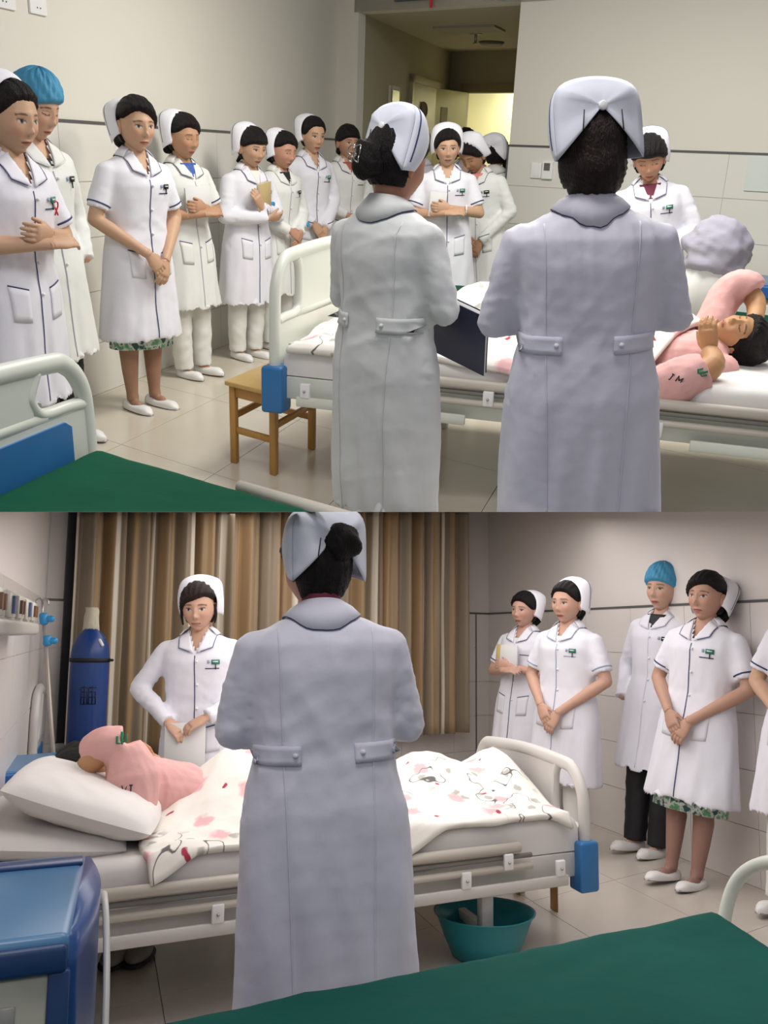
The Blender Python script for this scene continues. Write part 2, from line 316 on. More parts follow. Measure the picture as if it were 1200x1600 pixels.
# ---------------------------------------------------------------- heads
def head_geo(spec, far=False):
    NU, NV = (72, 60) if far else (112, 96)
    u = np.linspace(-math.pi, math.pi, NU, endpoint=False); ph = u-.62*np.sin(u)          # denser in front (phi = 0 is +Y)
    v = np.linspace(-.5*math.pi, .5*math.pi, NV+1)
    PH, TH = np.meshgrid(ph, v); x = np.sin(PH)*np.cos(TH); y = np.cos(PH)*np.cos(TH); z = np.sin(TH)
    X = x*.073; Y = y*.090; Z = z*.112
    low = ss(-Z, 0.0, .112)
    wide = spec.get('face', 1.0)
    X = X*(1-.30*low**1.2)*np.where(Z < .03, wide, 1)
    Y = np.where(Y > 0, Y*(1-.10*low), Y*(1-.42*low))
    fr = ss(y, .1, .6)
    Y = np.where(Y > .062, .062+(Y-.062)*.75, Y)
    def g(cx, cz, sx, sz): return np.exp(-((X-cx)/sx)**2-((Z-cz)/sz)**2)
    Y = Y+fr*(.0075*g(0, -.005, .009, .022)+.0165*g(0, -.031, .0105, .011)+.005*g(.011, -.036, .007, .006)+.005*g(-.011, -.036, .007, .006)
              -.0075*g(.031, .002, .017, .012)-.0075*g(-.031, .002, .017, .012)+.0045*g(.031, .0, .012, .008)+.0045*g(-.031, .0, .012, .008)
              +.003*g(0, .026, .05, .01)+.0065*g(0, -.060, .021, .0042)+.0065*g(0, -.0705, .017, .005)-.003*g(0, -.0652, .02, .0018)
              -.003*g(0, -.081, .022, .006)+.008*g(0, -.098, .02, .012)+.005*g(.042, -.028, .017, .018)+.005*g(-.042, -.028, .017, .018))
    P = np.stack([X, Y, Z], -1).reshape(-1, 3)
    xs, zs, front = X.ravel(), Z.ravel(), (fr.ravel() > .5)
    skin = np.array(spec.get('skin', (.56, .345, .225))); C = np.tile(skin, (len(P), 1))
    def blend(mask, c):
        mk = np.clip(mask, 0, 1)[:, None]; C[:] = C*(1-mk)+np.array(c)*mk
    ax = np.abs(xs)
    blend(front*.35*np.exp(-((ax-.042)/.018)**2-((zs+.03)/.018)**2), (.62, .25, .19))
    closed = spec.get('eyes_closed', False)
    # brows
    bz = .0235-9*(ax-.029)**2
    blend(front*.85*(ax > .014)*(ax < .052)*ss(.0026-np.abs(zs-bz), -.0014, .001), (.06, .04, .03))
    ew = (ax-.031)/.0145
    ez = .0050*np.sqrt(np.clip(1-ew**2, 0, 1))
    eyez = .001+.002*ew
    if not closed:
        blend(front*(np.abs(ew) < 1)*ss(ez-np.abs(zs-eyez), -.0010, .0006), (.55, .50, .46))
        blend(front*ss(.0056-np.hypot(ax-.031, zs-.0015), -.0010, .0006)*(np.abs(ew) < 1)*(np.abs(zs-eyez) < ez+.001), (.012, .008, .006))
        blend(front*.95*(np.abs(ew) < 1.08)*ss(.0019-np.abs(zs-eyez-ez-.0008), -.001, .0006), (.03, .018, .014))
    else:
        blend(front*.9*(np.abs(ew) < 1.05)*ss(.0022-np.abs(zs-eyez+.0035*(1-ew**2)), -.001, .0006), (.04, .022, .016))
    blend(front*.45*(np.abs(ew) < 1.1)*ss(.0012-np.abs(zs-eyez-ez-.006), -.0012, .0005), (.26, .13, .08))
    # nostrils, lips
    blend(front*.7*ss(.0032-np.hypot(ax-.0075, (zs+.0425)*1.3), -.001, .001), (.12, .04, .03))
    lw = xs/.0225; lz = -.0655+.0012*lw**2; up = .0065*np.clip(1-lw**2, 0, 1)**.6*(1-.2*np.exp(-(xs/.004)**2)); dn = .0080*np.clip(1-lw**2, 0, 1)**.6
    lip = np.where(zs > lz, ss(up-(zs-lz), -.001, .001), ss(dn-(lz-zs), -.001, .001))*(np.abs(lw) < 1)
    blend(front*.85*lip, spec.get('lips', (.40, .10, .085)))
    blend(front*.8*(np.abs(lw) < 1)*ss(.0013-np.abs(zs-lz), -.0008, .0006), (.13, .03, .025))
    if spec.get('mouth_open'): blend(front*.9*(np.abs(lw) < .7)*ss(.0035-np.abs(zs-lz+.001), -.001, .001), (.35, .22, .18))
    Fc = [(j*NU+i, j*NU+(i+1) % NU, (j+1)*NU+(i+1) % NU, (j+1)*NU+i) for j in range(NV) for i in range(NU)]
    mb = MB(); mb.add(P, Fc); cols = [C]
    for s in (-1, 1):      # ears
        V, E = blob((0, 0, 0), (1, 1, 1), 14, 8, None); V = np.array(V); r = np.hypot(V[:, 1], V[:, 2])
        V = np.stack([s*(.074*min(wide, 1.04)+.008*V[:, 0]*s+.006*r*(V[:, 1] < 0)), -.012+.016*V[:, 1], -.006+.030*V[:, 2]], -1)
        k0 = mb.n; mb.add(V, E); cols.append(np.tile(skin*np.array([1.0, .88, .85]), (len(V), 1))); vi = len(V)//2; hi = int(np.argmin(np.linalg.norm(P-V[vi], axis=1))); mb.F.append((k0+vi, hi, hi+1))
    return mb.arr(), mb.F, np.concatenate(cols)
def skull(NU=72, NV=56):
    u = np.linspace(-math.pi, math.pi, NU, endpoint=False); ph = u-.35*np.sin(u); v = np.linspace(-.5*math.pi, .5*math.pi, NV+1)
    PH, TH = np.meshgrid(ph, v); x = np.sin(PH)*np.cos(TH); y = np.cos(PH)*np.cos(TH); z = np.sin(TH)
    N_ = np.stack([x/.073, y/.09, z/.112], -1); N_ /= np.linalg.norm(N_, axis=-1, keepdims=True)
    low = ss(-z*.112, 0, .112)
    P = np.stack([x*.073*(1-.25*low), np.where(y > 0, y*.09, y*.09*(1-.25*low)), z*.112], -1)
    Fc = [(j*NU+i, j*NU+(i+1) % NU, (j+1)*NU+(i+1) % NU, (j+1)*NU+i) for j in range(NV) for i in range(NU)]
    return P, N_, Fc
def hair_geo(style, seed):
    P, N_, Fc = skull(); X, Y, Z = P[..., 0], P[..., 1], P[..., 2]
    zf = style.get('front', .066); slope = style.get('sweep', 0.); thick = style.get('thick', .010)
    back = style.get('nape', -.075)
    a = np.abs(X)/.073
    zh = zf+slope*X/.07-(zf-.0)*np.clip(a, 0, 1)**style.get('pw', 3.2)
    side = style.get('side', -.012)
    H = np.maximum(np.where(Y > side, Z-zh, Z-back), np.minimum(side-Y, Z-back))
    off = -.018+(.018+thick)*ss(H, -.002, .014)+style.get('puff', .009)*ss(Z, -.02, .07)*(H > 0)-.0035*np.exp(-((X-style.get('part', .018))/.003)**2)*(Y > -.02)*(Z > .05)*(1 if zf > .045 else 0)+.0012*np.sin(np.arctan2(X, Z+.02)*34+Y*40)*(H > 0)
    P2 = P+N_*off[..., None]
    if 'bob' in style:       # hair falls straight from the widest place
        k = ss(-Z, -.02, .10)*(Y < .03); P2[..., 0] *= 1+.30*k; P2[..., 1] = np.where(Y < 0, P2[..., 1]*(1+.5*k), P2[..., 1])
    V = P2.reshape(-1, 3); V += (np.sin(V[:, :1]*260+V[:, 2:]*30)*.0009)*np.sign(N_.reshape(-1, 3))
    mb = MB(); mb.add(V, Fc)
    if 'bun' in style:
        c, r = style['bun']; q = np.random.RandomState(seed)
        ph = q.rand(6)*6
        f = lambda d: 1+.09*math.sin(4*d[0]+ph[0]+4*d[2])+.06*math.sin(6*d[1]+5*d[2]+ph[1])+.015*math.sin(26*math.atan2(d[0], d[2])+5*d[1])
        mb.add(*blob(c, r, 56, 32, f))
    if 'tail' in style:
        pts = style['tail']; mb.add(*tube(smooth_path(pts, 5), [.020*(1-.0*k) for k in range((len(pts)-1)*5+1)], 12))
    if 'locks' in style:
        for pts, r0, r1 in style['locks']:
            q = smooth_path(pts, 5); mb.add(*tube(q, [r0+(r1-r0)*k/(len(q)-1) for k in range(len(q))], 8))
    return mb
def cap_parts(kind, mw, parent, seed, stripe=True, backm=None, tilt=0, width=1.0, hgt=1.0, shift=(0, 0, 0)):
    """folded nurse cap: band from ear to ear over the crown, back folded to a button"""
    R_ = Matrix.Rotation(math.radians(tilt), 4, 'X'); M = mw@Matrix.Translation(shift)@R_
    f = lambda p: tuple(M@Vector(p))
    NA = 41; al = np.linspace(-122, 122, NA)*math.pi/180
    A, Bv = [], []
    for t in al:
        s, c = math.sin(t), math.cos(t)
        sq = 1/(abs(s)**4.6+abs(c)**4.6)**(1/4.6)
        A.append(np.array([.088*s, .034-.028*(1-c), .028+.094*c]))
        Bv.append(np.array([.097*width*s*sq, -.058*hgt-.010*(1-c), .030+(.113*c*(.35+.65*sq))+.012*(c > 0)*c]))
    rows = []
    for k in range(7):
        q = k/6; rows.append([a*(1-q)+b*q+np.array([0, 0, .016*math.sin(math.pi*q)*max(0, math.cos(t))])+np.array([.012*math.sin(math.pi*q)*math.sin(t), 0, 0]) for a, b, t in zip(A, Bv, al)])
    def grid(rows):
        n = len(rows[0]); return [p for r in rows for p in r], [(i*n+k, i*n+k+1, (i+1)*n+k+1, (i+1)*n+k) for i in range(len(rows)-1) for k in range(n-1)]
    def add(name, rows, m, th=.0025, label=None):
        V, Fc = grid(rows); V = [f(p) for p in V]; o = mesh(name, V, Fc, m, parent, local=True); o.modifiers.new('thick', 'SOLIDIFY').thickness = th
        if label: tag(o, label)
        return o
    bmt = backm or CAPM
    capo = add('cap', rows, bmt)
    C = np.array([0, -.090*hgt, .078]); per = Bv
    prow = []
    for k in range(8):
        q = k/7; r = []
        for i, b in enumerate(per):
            tt = abs(al[i])*180/math.pi
            crease = .016*math.exp(-abs(tt-47)/7)-.006*math.exp(-((tt-85)/18)**2)-.005*math.exp(-(tt/20)**2)
            r.append(b*(1-q)+C*q+np.array([0, -crease*(1-q)*min(1, q*5)-.010*math.sin(math.pi*q), 0]))
        prow.append(r)
    add('cap_back', prow, bmt)
    if backm:
        V, Fc = tube([f(C+np.array([0, -.004, 0])), f(C+np.array([0, -.011, 0])), f(C+np.array([0, -.013, 0]))], [.0125, .0125, .009], 18); mesh('cap_button', V, Fc, WHITE, parent, local=True)
        for sx, dz in ((-1, 0), (1, -.002)):
            p0 = np.array([.046*sx, -.096*hgt, .070+dz]); p1 = p0+np.array([.004*sx, .002, -.045])
            V, Fc = tube([f(p0), f(p1)], .0016, 6); mesh('hairpin', V, Fc, BLACK, parent, local=True)
    if stripe:
        q0, q1 = (.74, .80); sr = []
        for q in (q0, q1):
            sr.append([a*(1-q)+b*q+np.array([0, .0, .016*math.sin(math.pi*q)*max(0, math.cos(t))])+np.array([.012*math.sin(math.pi*q)*math.sin(t), 0, 0])+unit(np.array([math.sin(t), .1, math.cos(t)]))*.0022 for a, b, t in zip(A, Bv, al)])
        add('cap_stripe', [r[2:-2] for r in sr], NAVY if stripe is True else stripe, .0008)
# ---------------------------------------------------------------- hands
def hand(mb, w, d, pn, side, s=1.0, curl=.9, flat=False):
    """w wrist, d direction of the hand, pn where the palm faces, side +1 if the thumb lies along cross(d, pn)"""
    w = np.array(w, float); d = unit(d); pn = unit(np.array(pn, float)-np.dot(pn, d)*d); t = np.cross(d, pn)*side
    mb.add(*tube([w-d*.02*s, w+d*.01*s, w+d*.045*s, w+d*.082*s, w+d*.092*s], [(.024*s, .018*s), (.027*s, .017*s), (.037*s, .0155*s), (.038*s, .013*s), (.030*s, .009*s)], 14, up=pn))
    for k, (o_, ln) in enumerate(((.0285, .068), (.0095, .076), (-.0095, .071), (-.0275, .056))):
        b = w+d*.078*s+t*o_*s; p = [b-d*.02*s, b]; a = .25*curl
        dd = d
        for seg in (.46, .30, .24):
            dd = unit(dd*math.cos(a)+pn*math.sin(a)); b = b+dd*ln*seg*s; p.append(b); a = .62*curl
        mb.add(*tube(p, [.0085*s, .0088*s, .0082*s, .0075*s, .0058*s], 8, up=pn))
    b = w+d*.022*s+t*.022*s; d1 = unit(d*.72+t*.62+pn*.35); d2 = unit(d*.9+t*.22+pn*.45)
    mb.add(*tube([b-d1*.012*s, b+d1*.026*s, b+d1*.030*s+d2*.024*s, b+d1*.030*s+d2*.048*s], [.0125*s, .0108*s, .0095*s, .0070*s], 8, up=pn))
def join_hands(V, Fc, hm, at, voxel=.0036):
    """merge finely meshed hands into a body surface; at: a point inside each wrist"""
    for h, w_ in zip(hm, at):
        HV, _n, HF = remesh(h, voxel, 1); k = len(V)
        bi = int(np.argmin(np.linalg.norm(V-np.array(w_), axis=1))); hi = k+int(np.argmin(np.linalg.norm(HV-np.array(w_), axis=1)))
        nb = next((f for f in HF if hi-k in f), HF[0]); o2 = [i for i in nb if i != hi-k][0]+k
        V = np.concatenate([V, HV]); Fc = Fc+[tuple(i+k for i in f) for f in HF]+[(bi, hi, o2)]
    return V, Fc
# ---------------------------------------------------------------- arm poses (local: +Y front, +X the wearer's right)
POSES = {
 'clasp': dict(R=((.232, .01, 1.035), (.075, .195, .925), (-.9, .35, -.55), (0, -1, -.1)), L=((-.232, .01, 1.035), (-.055, .185, .905), (.72, .35, -.75), (0, -1, 0))),
 'clasp_low': dict(R=((.235, .0, 1.03), (.065, .175, .865), (-.62, .25, -.85), (0, -1, 0)), L=((-.235, .0, 1.03), (-.055, .165, .83), (.45, .3, -.95), (0, -1, 0))),
 'fold': dict(R=((.225, .04, 1.03), (.01, .215, 1.045), (-.97, .12, .12), (0, -.6, -.8)), L=((-.225, .04, 1.03), (-.015, .185, 1.075), (.95, .15, .1), (0, -1, .1))),
 'fold_up': dict(R=((.225, .05, 1.025), (-.02, .205, 1.03), (-.97, .1, .05), (0, -.8, .6)), L=((-.225, .05, 1.03), (.03, .19, 1.10), (.6, .2, .75), (0, -1, .0))),
 'pocket': dict(R=((.250, -.05, 1.03), (.205, .06, .84), (-.2, .5, -.8), (-1, 0, 0)), L=((-.250, -.05, 1.03), (-.205, .06, .84), (.2, .5, -.8), (1, 0, 0))),
 'behind': dict(R=((.245, -.09, 1.04), (.09, -.17, .88), (-.9, -.2, -.4), (0, 1, 0)), L=((-.245, -.09, 1.04), (-.09, -.17, .88), (.9, -.2, -.4), (0, 1, 0))),
 'read': dict(R=((.240, .03, 1.03), (.10, .22, 1.02), (-.8, .5, .1), (0, -.7, .6)), L=((-.240, .03, 1.03), (-.09, .21, 1.02), (.8, .5, .1), (0, -.7, .6))),
 'side': dict(R=((.245, -.02, 1.03), (.205, .10, .86), (-.35, .5, -.8), (-1, 0, 0)), L=((-.25, .0, 1.03), (-.16, .15, .88), (.6, .45, -.6), (1, -.3, 0))),
 'desk': dict(R=((.285, .01, 1.06), (.125, .17, .90), (-.75, .35, -.6), (0, -.5, -.9)), L=((-.25, .01, 1.03), (-.08, .19, .92), (.8, .3, -.4), (0, -.5, -.9))),
}
SKINC = (.56, .345, .225)
WIDE, HEADS = 1.10, 1.13
def person(room, label, foot, crown, face, top=.03, head_turn=0, nod=0, pose='clasp', sleeve='short', hem=.47, coat=COAT, piping=NAVY, cap='cap', hair=None,
           hairm=HAIR, legs='bare', shoes=True, shirt=None, badge=True, spec=None, wide=1.0, seed=1, back_detail=False, group=None, base=None, height=None, cap_kw=None,
           shoe_style='plain', skirt=False, voxel=.0115, tilt=0, lean_extra=0, stance=.085, elb=1.0, trousers=None, headdx=0, pocket=True, flare=1.0, handvox=.0085):
    global CUR
    wide = wide*WIDE; CUR = room; spec = dict(spec or {}); b = np.array(base if base is not None else room.atz(*foot, 0)); tp = room.aty(*crown, b[1])
    Ht = (height if height else tp[2]-top); s = Ht/1.6; lean = math.atan2(tp[0]-b[0], tp[2])*1.0
    rot = Matrix.Rotation(lean, 4, 'Y')@Matrix.Rotation(math.pi+math.radians(face), 4, 'Z')@Matrix.Scale(s, 4)
    R0 = empty('person', b, label, 'person', group, rot)
    # head frame
    hc = Vector((headdx, .030+.0*nod, 1.482-.014)); HM = Matrix.Translation(hc-Vector((0, .01, .09)))@Matrix.Rotation(math.radians(-head_turn), 4, 'Z')@Matrix.Rotation(math.radians(-nod), 4, 'X')@Matrix.Rotation(math.radians(tilt), 4, 'Y')@Matrix.Scale(HEADS, 4)@Matrix.Translation((0, .01, .09))
    far = b[1] > 5.6
    PZ = POSES[pose]
    # --- body: one continuous surface
    mb = MB(); W = wide; hms, hat = [], []
    secs = [(.88, .07*W, .05, 0), (.98, .10*W, .06, 0), (1.12, .14*W, .10, 0), (1.20, .15*W, .108, .004), (1.27, .152*W, .092, .0), (1.31, .125*W, .072, .0), (1.345, .07, .055, .004), (1.375, .05, .05, .008), (1.43, .047, .05, .014), (1.45, .046, .05, .02)]
    mb.add(*loft([ell(0, yc, z, a, bb, 24) for z, a, bb, yc in secs]))
    bare_from = {'short': 0, 'long': 1}[sleeve] if isinstance(sleeve, str) else 0
    for side, k in ((1, 'R'), (-1, 'L')):
        el, wr, hd, pn = PZ[k]; sh = np.array((side*.152*W, 0, 1.275)); el = np.array(el)*[W*elb, 1, 1]; wr = np.array(wr)
        mb.add(*tube([sh, sh*.5+el*.5, el-(el-sh)*.04, el], [.044, .042, .038, .036], 14)); mb.add(*capsule(el, el+(wr-el)*.05, .037, .037, 14))
        mb.add(*tube([el, el+(wr-el)*.3, wr*.75+el*.25, wr+(wr-el)*.04], [.036, .038, .028, (.026, .021)], 14, up=pn))
        if pose != 'pocket': hms.append(MB()); hat.append(wr-unit(hd)*.012); hand(hms[-1], wr, hd, pn, side*(-1 if pose in () else 1)*np.sign(1), 1.0, 1.0 if pose != 'read' else .7)
    if legs == 'bare':
        for sx in (-1, 1):
            mb.add(*tube([(sx*stance*.5, .0, .93), (sx*stance*.8, .0, .70), (sx*stance, .005, .50), (sx*stance*.95, .012, .43), (sx*stance*.95, -.012, .33), (sx*stance*.93, -.01, .22), (sx*stance*.9, -.005, .10), (sx*stance*.9, 0, .06)], [.034, .040, .050, .052, .054, .045, .033, .035], 16))
    else:
        for sx in (-1, 1): mb.add(*tube([(sx*stance*.5, .0, .93), (sx*stance*.8, .0, .60), (sx*stance*.9, 0, .30), (sx*stance*.9, 0, .035)], [.034, .030, .028, .028], 12))
    for sx in (-1, 1):
        mb.add(*tube([(sx*stance*.9, -.03, .034), (sx*stance*.93, .035, .036), (sx*(stance*.9+.010), .10, .024), (sx*(stance*.9+.012), .14, .02)], [(.022, .024), (.024, .026), (.024, .014), (.018, .01)], 12))
    p1 = HM@Vector((0, -.015, -.055)); mb.add(*tube([(0, .004, 1.31), (0, .008, 1.36), tuple(Vector((0, .01, 1.40)).lerp(p1, .45)), tuple(p1)], [(.056, .054), (.049, .049), (.046, .048), (.043, .048)], 18))
    V, Nn, Fc = remesh(mb, handvox*(1.1 if far else 1.0)*(1.25 if back_detail else 1), 2)
    V, Fc = join_hands(V, Fc, hms, hat, .0045 if (far or back_detail) else .0036)
    hv, hf, hcol = head_geo(spec, far)
    sc = np.array(spec.get('skin', SKINC)); hw = np.array(HM)
    hv = hv@hw[:3, :3].T+hw[:3, 3]
    allm = MB(); allm.add(V, Fc); allm.add(hv, hf); allm.F.append((int(np.argmax(V[:, 2])), len(V), len(V)+1)); stocking = spec.get('stocking')
    c0 = np.tile(sc, (len(V), 1))
    if stocking: c0[V[:, 2] < .6] = stocking
    allm.build('body', SKIN, R0, local=True, colr=np.concatenate([c0, hcol]))
    # --- hair and cap
    hs = dict(hair or {}); hb = hair_geo(hs, seed); Hv = hb.arr()@hw[:3, :3].T+hw[:3, 3]; ho = mesh('hair', Hv, hb.F, hairm, R0, local=True)
    if 'clip' in hs:
        c = Vector(hs['clip'])
        for sg, rz in ((-1, .5), (1, -.5)):
            for dz, rr in ((.010, .014), (-.012, .010)):
                ring = [HM@(c+Vector((sg*(.014+rr*math.cos(a)), -.004*math.cos(2*a), dz+rr*math.sin(a)))) for a in np.linspace(0, 2*math.pi, 14)]
                V, Fc = tube(ring, .0022, 6, cap=False); mesh('hair_clip', V, Fc, METAL, ho, local=True)
    if cap == 'cap':
        cap_parts(0, HM, R0, seed, **(cap_kw or {}))
    elif cap == 'bouffant':
        P, N_, F2 = skull(); Zc = P[..., 2]; Yc = P[..., 1]
        H = Zc-(.043+.55*(Yc-.09)*(Yc < .09)*.8)
        a_ = np.arctan2(P[..., 0], P[..., 1])
        off = -.020+.040*ss(H, -.006, .010)+.016*ss(H, .0, .09)+.0025*np.sin(a_*31+Zc*60)*ss(H, 0, .02)+.002*np.sin(a_*13-Zc*150)*ss(H, 0, .02)
        V = (P+N_*off[..., None]).reshape(-1, 3); mesh('surgical_cap', V@hw[:3, :3].T+hw[:3, 3], F2, BLUECAP, R0, local=True)
    # --- coat
    cb = MB(); fl = flare
    cs = [(hem, .212*fl*W, .150*fl, .0, 2.3), (hem+.02, .214*fl*W, .152*fl, .0, 2.3), (.62, .200*(fl*.5+.5)*W, .142, 0, 2.3), (.82, .186*W, .136, 0, 2.2), (.98, .158*W, .116, 0, 2.2), (1.12, .165*W, .122, .004, 2.2), (1.20, .172*W, .128, .008, 2.3), (1.27, .172*W, .110, .002, 2.4), (1.305, .148*W, .088, 0, 2.3), (1.335, .100*W, .070, 0, 2), (1.36, .066, .058, .004, 2), (1.378, .058, .056, .006, 2)]
    rings = [ell(0, yc, z, a, bb, 40, p) for z, a, bb, yc, p in cs]
    if hem < .6: rings = [ell(0, 0, hem+.14, .03, .03, 40), ell(0, 0, hem+.12, .16*W, .11, 40)]+rings
    cb.add(*loft(rings))
    frac = 1.0
    cuffs = []
    for side, k in ((1, 'R'), (-1, 'L')):
        el, wr, hd, pn = PZ[k]; sh = np.array((side*.148*W, 0, 1.262)); el = np.array(el)*[W*elb, 1, 1]; wr = np.array(wr)
        if sleeve == 'short':
            e = sh+(el-sh)*.80; cb.add(*tube([sh-(el-sh)*.02, sh+(el-sh)*.35, e-(el-sh)*.02, e], [.062, .062, .062, .063], 20)); cuffs.append((e-(el-sh)*.10, e-(el-sh)*.13, .0655, unit(el-sh)))
        else:
            cb.add(*tube([sh-(el-sh)*.02, sh+(el-sh)*.35, sh+(el-sh)*.8, el], [.062, .061, .056, .054], 20)); cb.add(*capsule(el, el+(wr-el)*.04, .054, .054, 16))
            we = wr if pose != 'pocket' else wr; cb.add(*tube([el, el+(we-el)*.5, el+(we-el)*.96, we], [.054, .049, .042, .043], 18))
        cb.add(*capsule(sh-np.array([side*.03, 0, 0]), sh+(el-sh)*.05, .058, .062, 16))
    V, Nn, Fc = remesh(cb, voxel, 5)
    # cloth relief
    x, y, z = V.T
    below = ss(-z, -.95, -.50); wst = np.exp(-((z-.98)/.09)**2); up = ss(z, .95, 1.1)
    ang = np.arctan2(x, y)
    d = below*(.004*np.sin(ang*9+seed+3*np.sin(z*4+seed))+.0015*np.sin(ang*17+seed*2+z*5))+.012*folds(V, 9, seed*7+1, st=(1, 1, .45))*(.45+.3*below)+.0065*folds(V, 20, seed*5+2, st=(1, 1, 1.0))*(.35+.75*wst+.2*up)
    arm = np.abs(x) > .175*W
    d = d+arm*(z < 1.2)*(z > .8)*.0055*folds(V, 34, seed+11, st=(.5, .5, 1.2))
    Nh = Nn.copy(); lowz = ss(-z, -(hem+.06), -(hem+.03)); Nh[:, 2] *= 1-lowz; Nh[z < hem+.012] *= [1, 1, 0]
    ln_ = np.linalg.norm(Nh[:, :2], axis=1); rad = np.stack([x, y, 0*z], -1)/(np.hypot(x, y)+1e-6)[:, None]; Nh = np.where((z < hem+.02)[:, None], rad, Nh)
    if back_detail:
        d = d+below*.011*folds(V, 10, seed+77, st=(1, 1, .3))+.015*folds(V, 13, seed+78, st=(.8, 1, .9))*np.exp(-((z-.98)/.16)**2)+.010*folds(V, 12, seed+79, st=(1.2, 1, .5))*ss(z, 1.0, 1.12)
    V = V+Nh*d[:, None]
    # neckline: open V at the front
    vb = 1.235 if shirt is not False else 1.30
    keep = []
    inV = (y > 0.02) & (np.abs(x) < (z-vb)*.42) & (z > vb)
    topo = z > 1.372
    kill = inV | (topo & (np.hypot(x, y) < .052))
    if vb < 1.34:
        Fc2 = [f for f in Fc if not (kill[f[0]] and kill[f[1]] and kill[f[2]])]
    else: Fc2 = Fc
    co = mesh('coat', V, Fc2, coat, R0, local=True)
    bvh = BVHTree.FromPolygons(V.tolist(), Fc)
    def cast(px_, pz_, front=1, off=.003, default=None):
        h = bvh.ray_cast(Vector((px_, .6*front, pz_)), Vector((0, -front, 0)))
        if h[0] is None: return np.array((px_, .1*front, pz_))
        return np.array(h[0])+np.array((0, front*off, 0))
    def castz(px_, py_, off=.004):
        h = bvh.ray_cast(Vector((px_, py_, 1.6)), Vector((0, 0, -1)))
        return np.array((px_, py_, 1.33)) if h[0] is None else np.array(h[0])+np.array((0, 0, off))
    def drape(name, A, Bq, C, D, m, front=1, off=.004, n=(5, 5), parent=co, thick=.0015):
        V2 = []
        for i in range(n[0]+1):
            for j in range(n[1]+1):
                a, c = i/n[0], j/n[1]
                p = (np.array(A)*(1-a)*(1-c)+np.array(Bq)*a*(1-c)+np.array(C)*a*c+np.array(D)*(1-a)*c); V2.append(cast(p[0], p[1], front, off))
        V2 = np.array(V2).reshape(n[0]+1, n[1]+1, 3); 
        F2 = [(i*(n[1]+1)+j, i*(n[1]+1)+j+1, (i+1)*(n[1]+1)+j+1, (i+1)*(n[1]+1)+j) for i in range(n[0]) for j in range(n[1])]
        o = mesh(name, V2, F2, m, parent, local=True); sm = o.modifiers.new('thick', 'SOLIDIFY'); sm.thickness = thick; sm.offset = 0; return o
    # sleeve piping
    for e1, e2, r, ax in cuffs:
        V2 = []; u_ = unit(np.cross(ax, [0, 1, 0])); v_ = np.cross(ax, u_)
        for q in (e1, e2):
            for k in range(24):
                a = 2*math.pi*k/24; dv = u_*math.cos(a)+v_*math.sin(a); st = Vector((q+dv*.15).tolist()); h = bvh.ray_cast(st, Vector((-dv).tolist()))
                p = q+dv*r if h[0] is None or (Vector(q.tolist())-h[0]).length > .085 else np.array(h[0])+dv*.0012
                V2.append(p)
        F2 = [(k, (k+1) % 24, 24+(k+1) % 24, 24+k) for k in range(24)]
        o = mesh('sleeve_piping', V2, F2, piping, co, local=True); o.modifiers.new('thick', 'SOLIDIFY').thickness = .0015
    facing_cam = not back_detail
    # collar
    fr = lambda: None
    V2 = []; nn = 25; inner, outer, edge = [], [], []
    for k in range(nn):
        a = math.radians(-118+236*k/(nn-1)); sx, cy = math.sin(a), math.cos(a)
        inner.append(np.array((.057*sx, .004-.054*cy, 1.392-.012*(1-cy))))
        ox, oy = .108*sx, .002-.092*cy
        ou = castz(ox, oy, .006); ou[2] = max(min(ou[2], 1.365), 1.29); outer.append(ou)
    mid = [(a*.45+b_*.55)+np.array((0, 0, .0055)) for a, b_ in zip(inner, outer)]
    rows = [inner, mid, outer]
    Vv = [p for r in rows for p in r]; F2 = [(i*nn+k, i*nn+k+1, (i+1)*nn+k+1, (i+1)*nn+k) for i in range(2) for k in range(nn-1)]
    cl = mesh('collar', Vv, F2, coat, R0, local=True); sm = cl.modifiers.new('thick', 'SOLIDIFY'); sm.thickness = .003
    V2, F2 = tube([p+np.array((0, 0, .0005)) for p in outer], .0026 if back_detail else .0018, 6); mesh('collar_piping', V2, F2, piping, cl, local=True)
    if facing_cam:
        for sx in (-1, 1):
            A, B_, C, D = (.050*sx, 1.362), (.098*sx, 1.330), (.090*sx, 1.272), (.008*sx, 1.243)
            lp = drape('lapel', A, B_, C, D, coat, 1, .008, (6, 6), cl, .003)
            e = [cast(B_[0], B_[1], 1, .0095)]+[cast(B_[0]*(1-t)+C[0]*t, B_[1]*(1-t)+C[1]*t, 1, .0105) for t in (.33, .66, 1)]+[cast(C[0]*(1-t)+D[0]*t, C[1]*(1-t)+D[1]*t, 1, .0105) for t in (.25, .5, .75)]
            V2, F2 = tube(e, .0019, 6); mesh('lapel_piping', V2, F2, piping, lp, local=True)
        if shirt:
            P_ = []; n1 = 9
            for i in range(n1):
                z_ = vb-.01+(1.345-vb)*i/(n1-1)*(1.0 if shirt[1] == 'v' else 1)
                wv = (z_-vb)*.44+.02
                for j in range(7):
                    xx = wv*(j/3-1)*1.0; sec = .118-.45*max(0, z_-1.25)
                    P_.append((xx, sec*math.sqrt(max(0, 1-(xx/.16)**2))-.004, z_))
            if shirt[1] == 'v':
                P_ = [((q[0]), q[1], q[2]) for q in P_]
            F2 = [(i*7+j, i*7+j+1, (i+1)*7+j+1, (i+1)*7+j) for i in range(n1-1) for j in range(6)]
            if shirt[1] == 'low': F2 = F2[:24]
            o = mesh('undershirt', P_, F2, shirt[0], R0, local=True); o.modifiers.new('thick', 'SOLIDIFY').thickness = .002
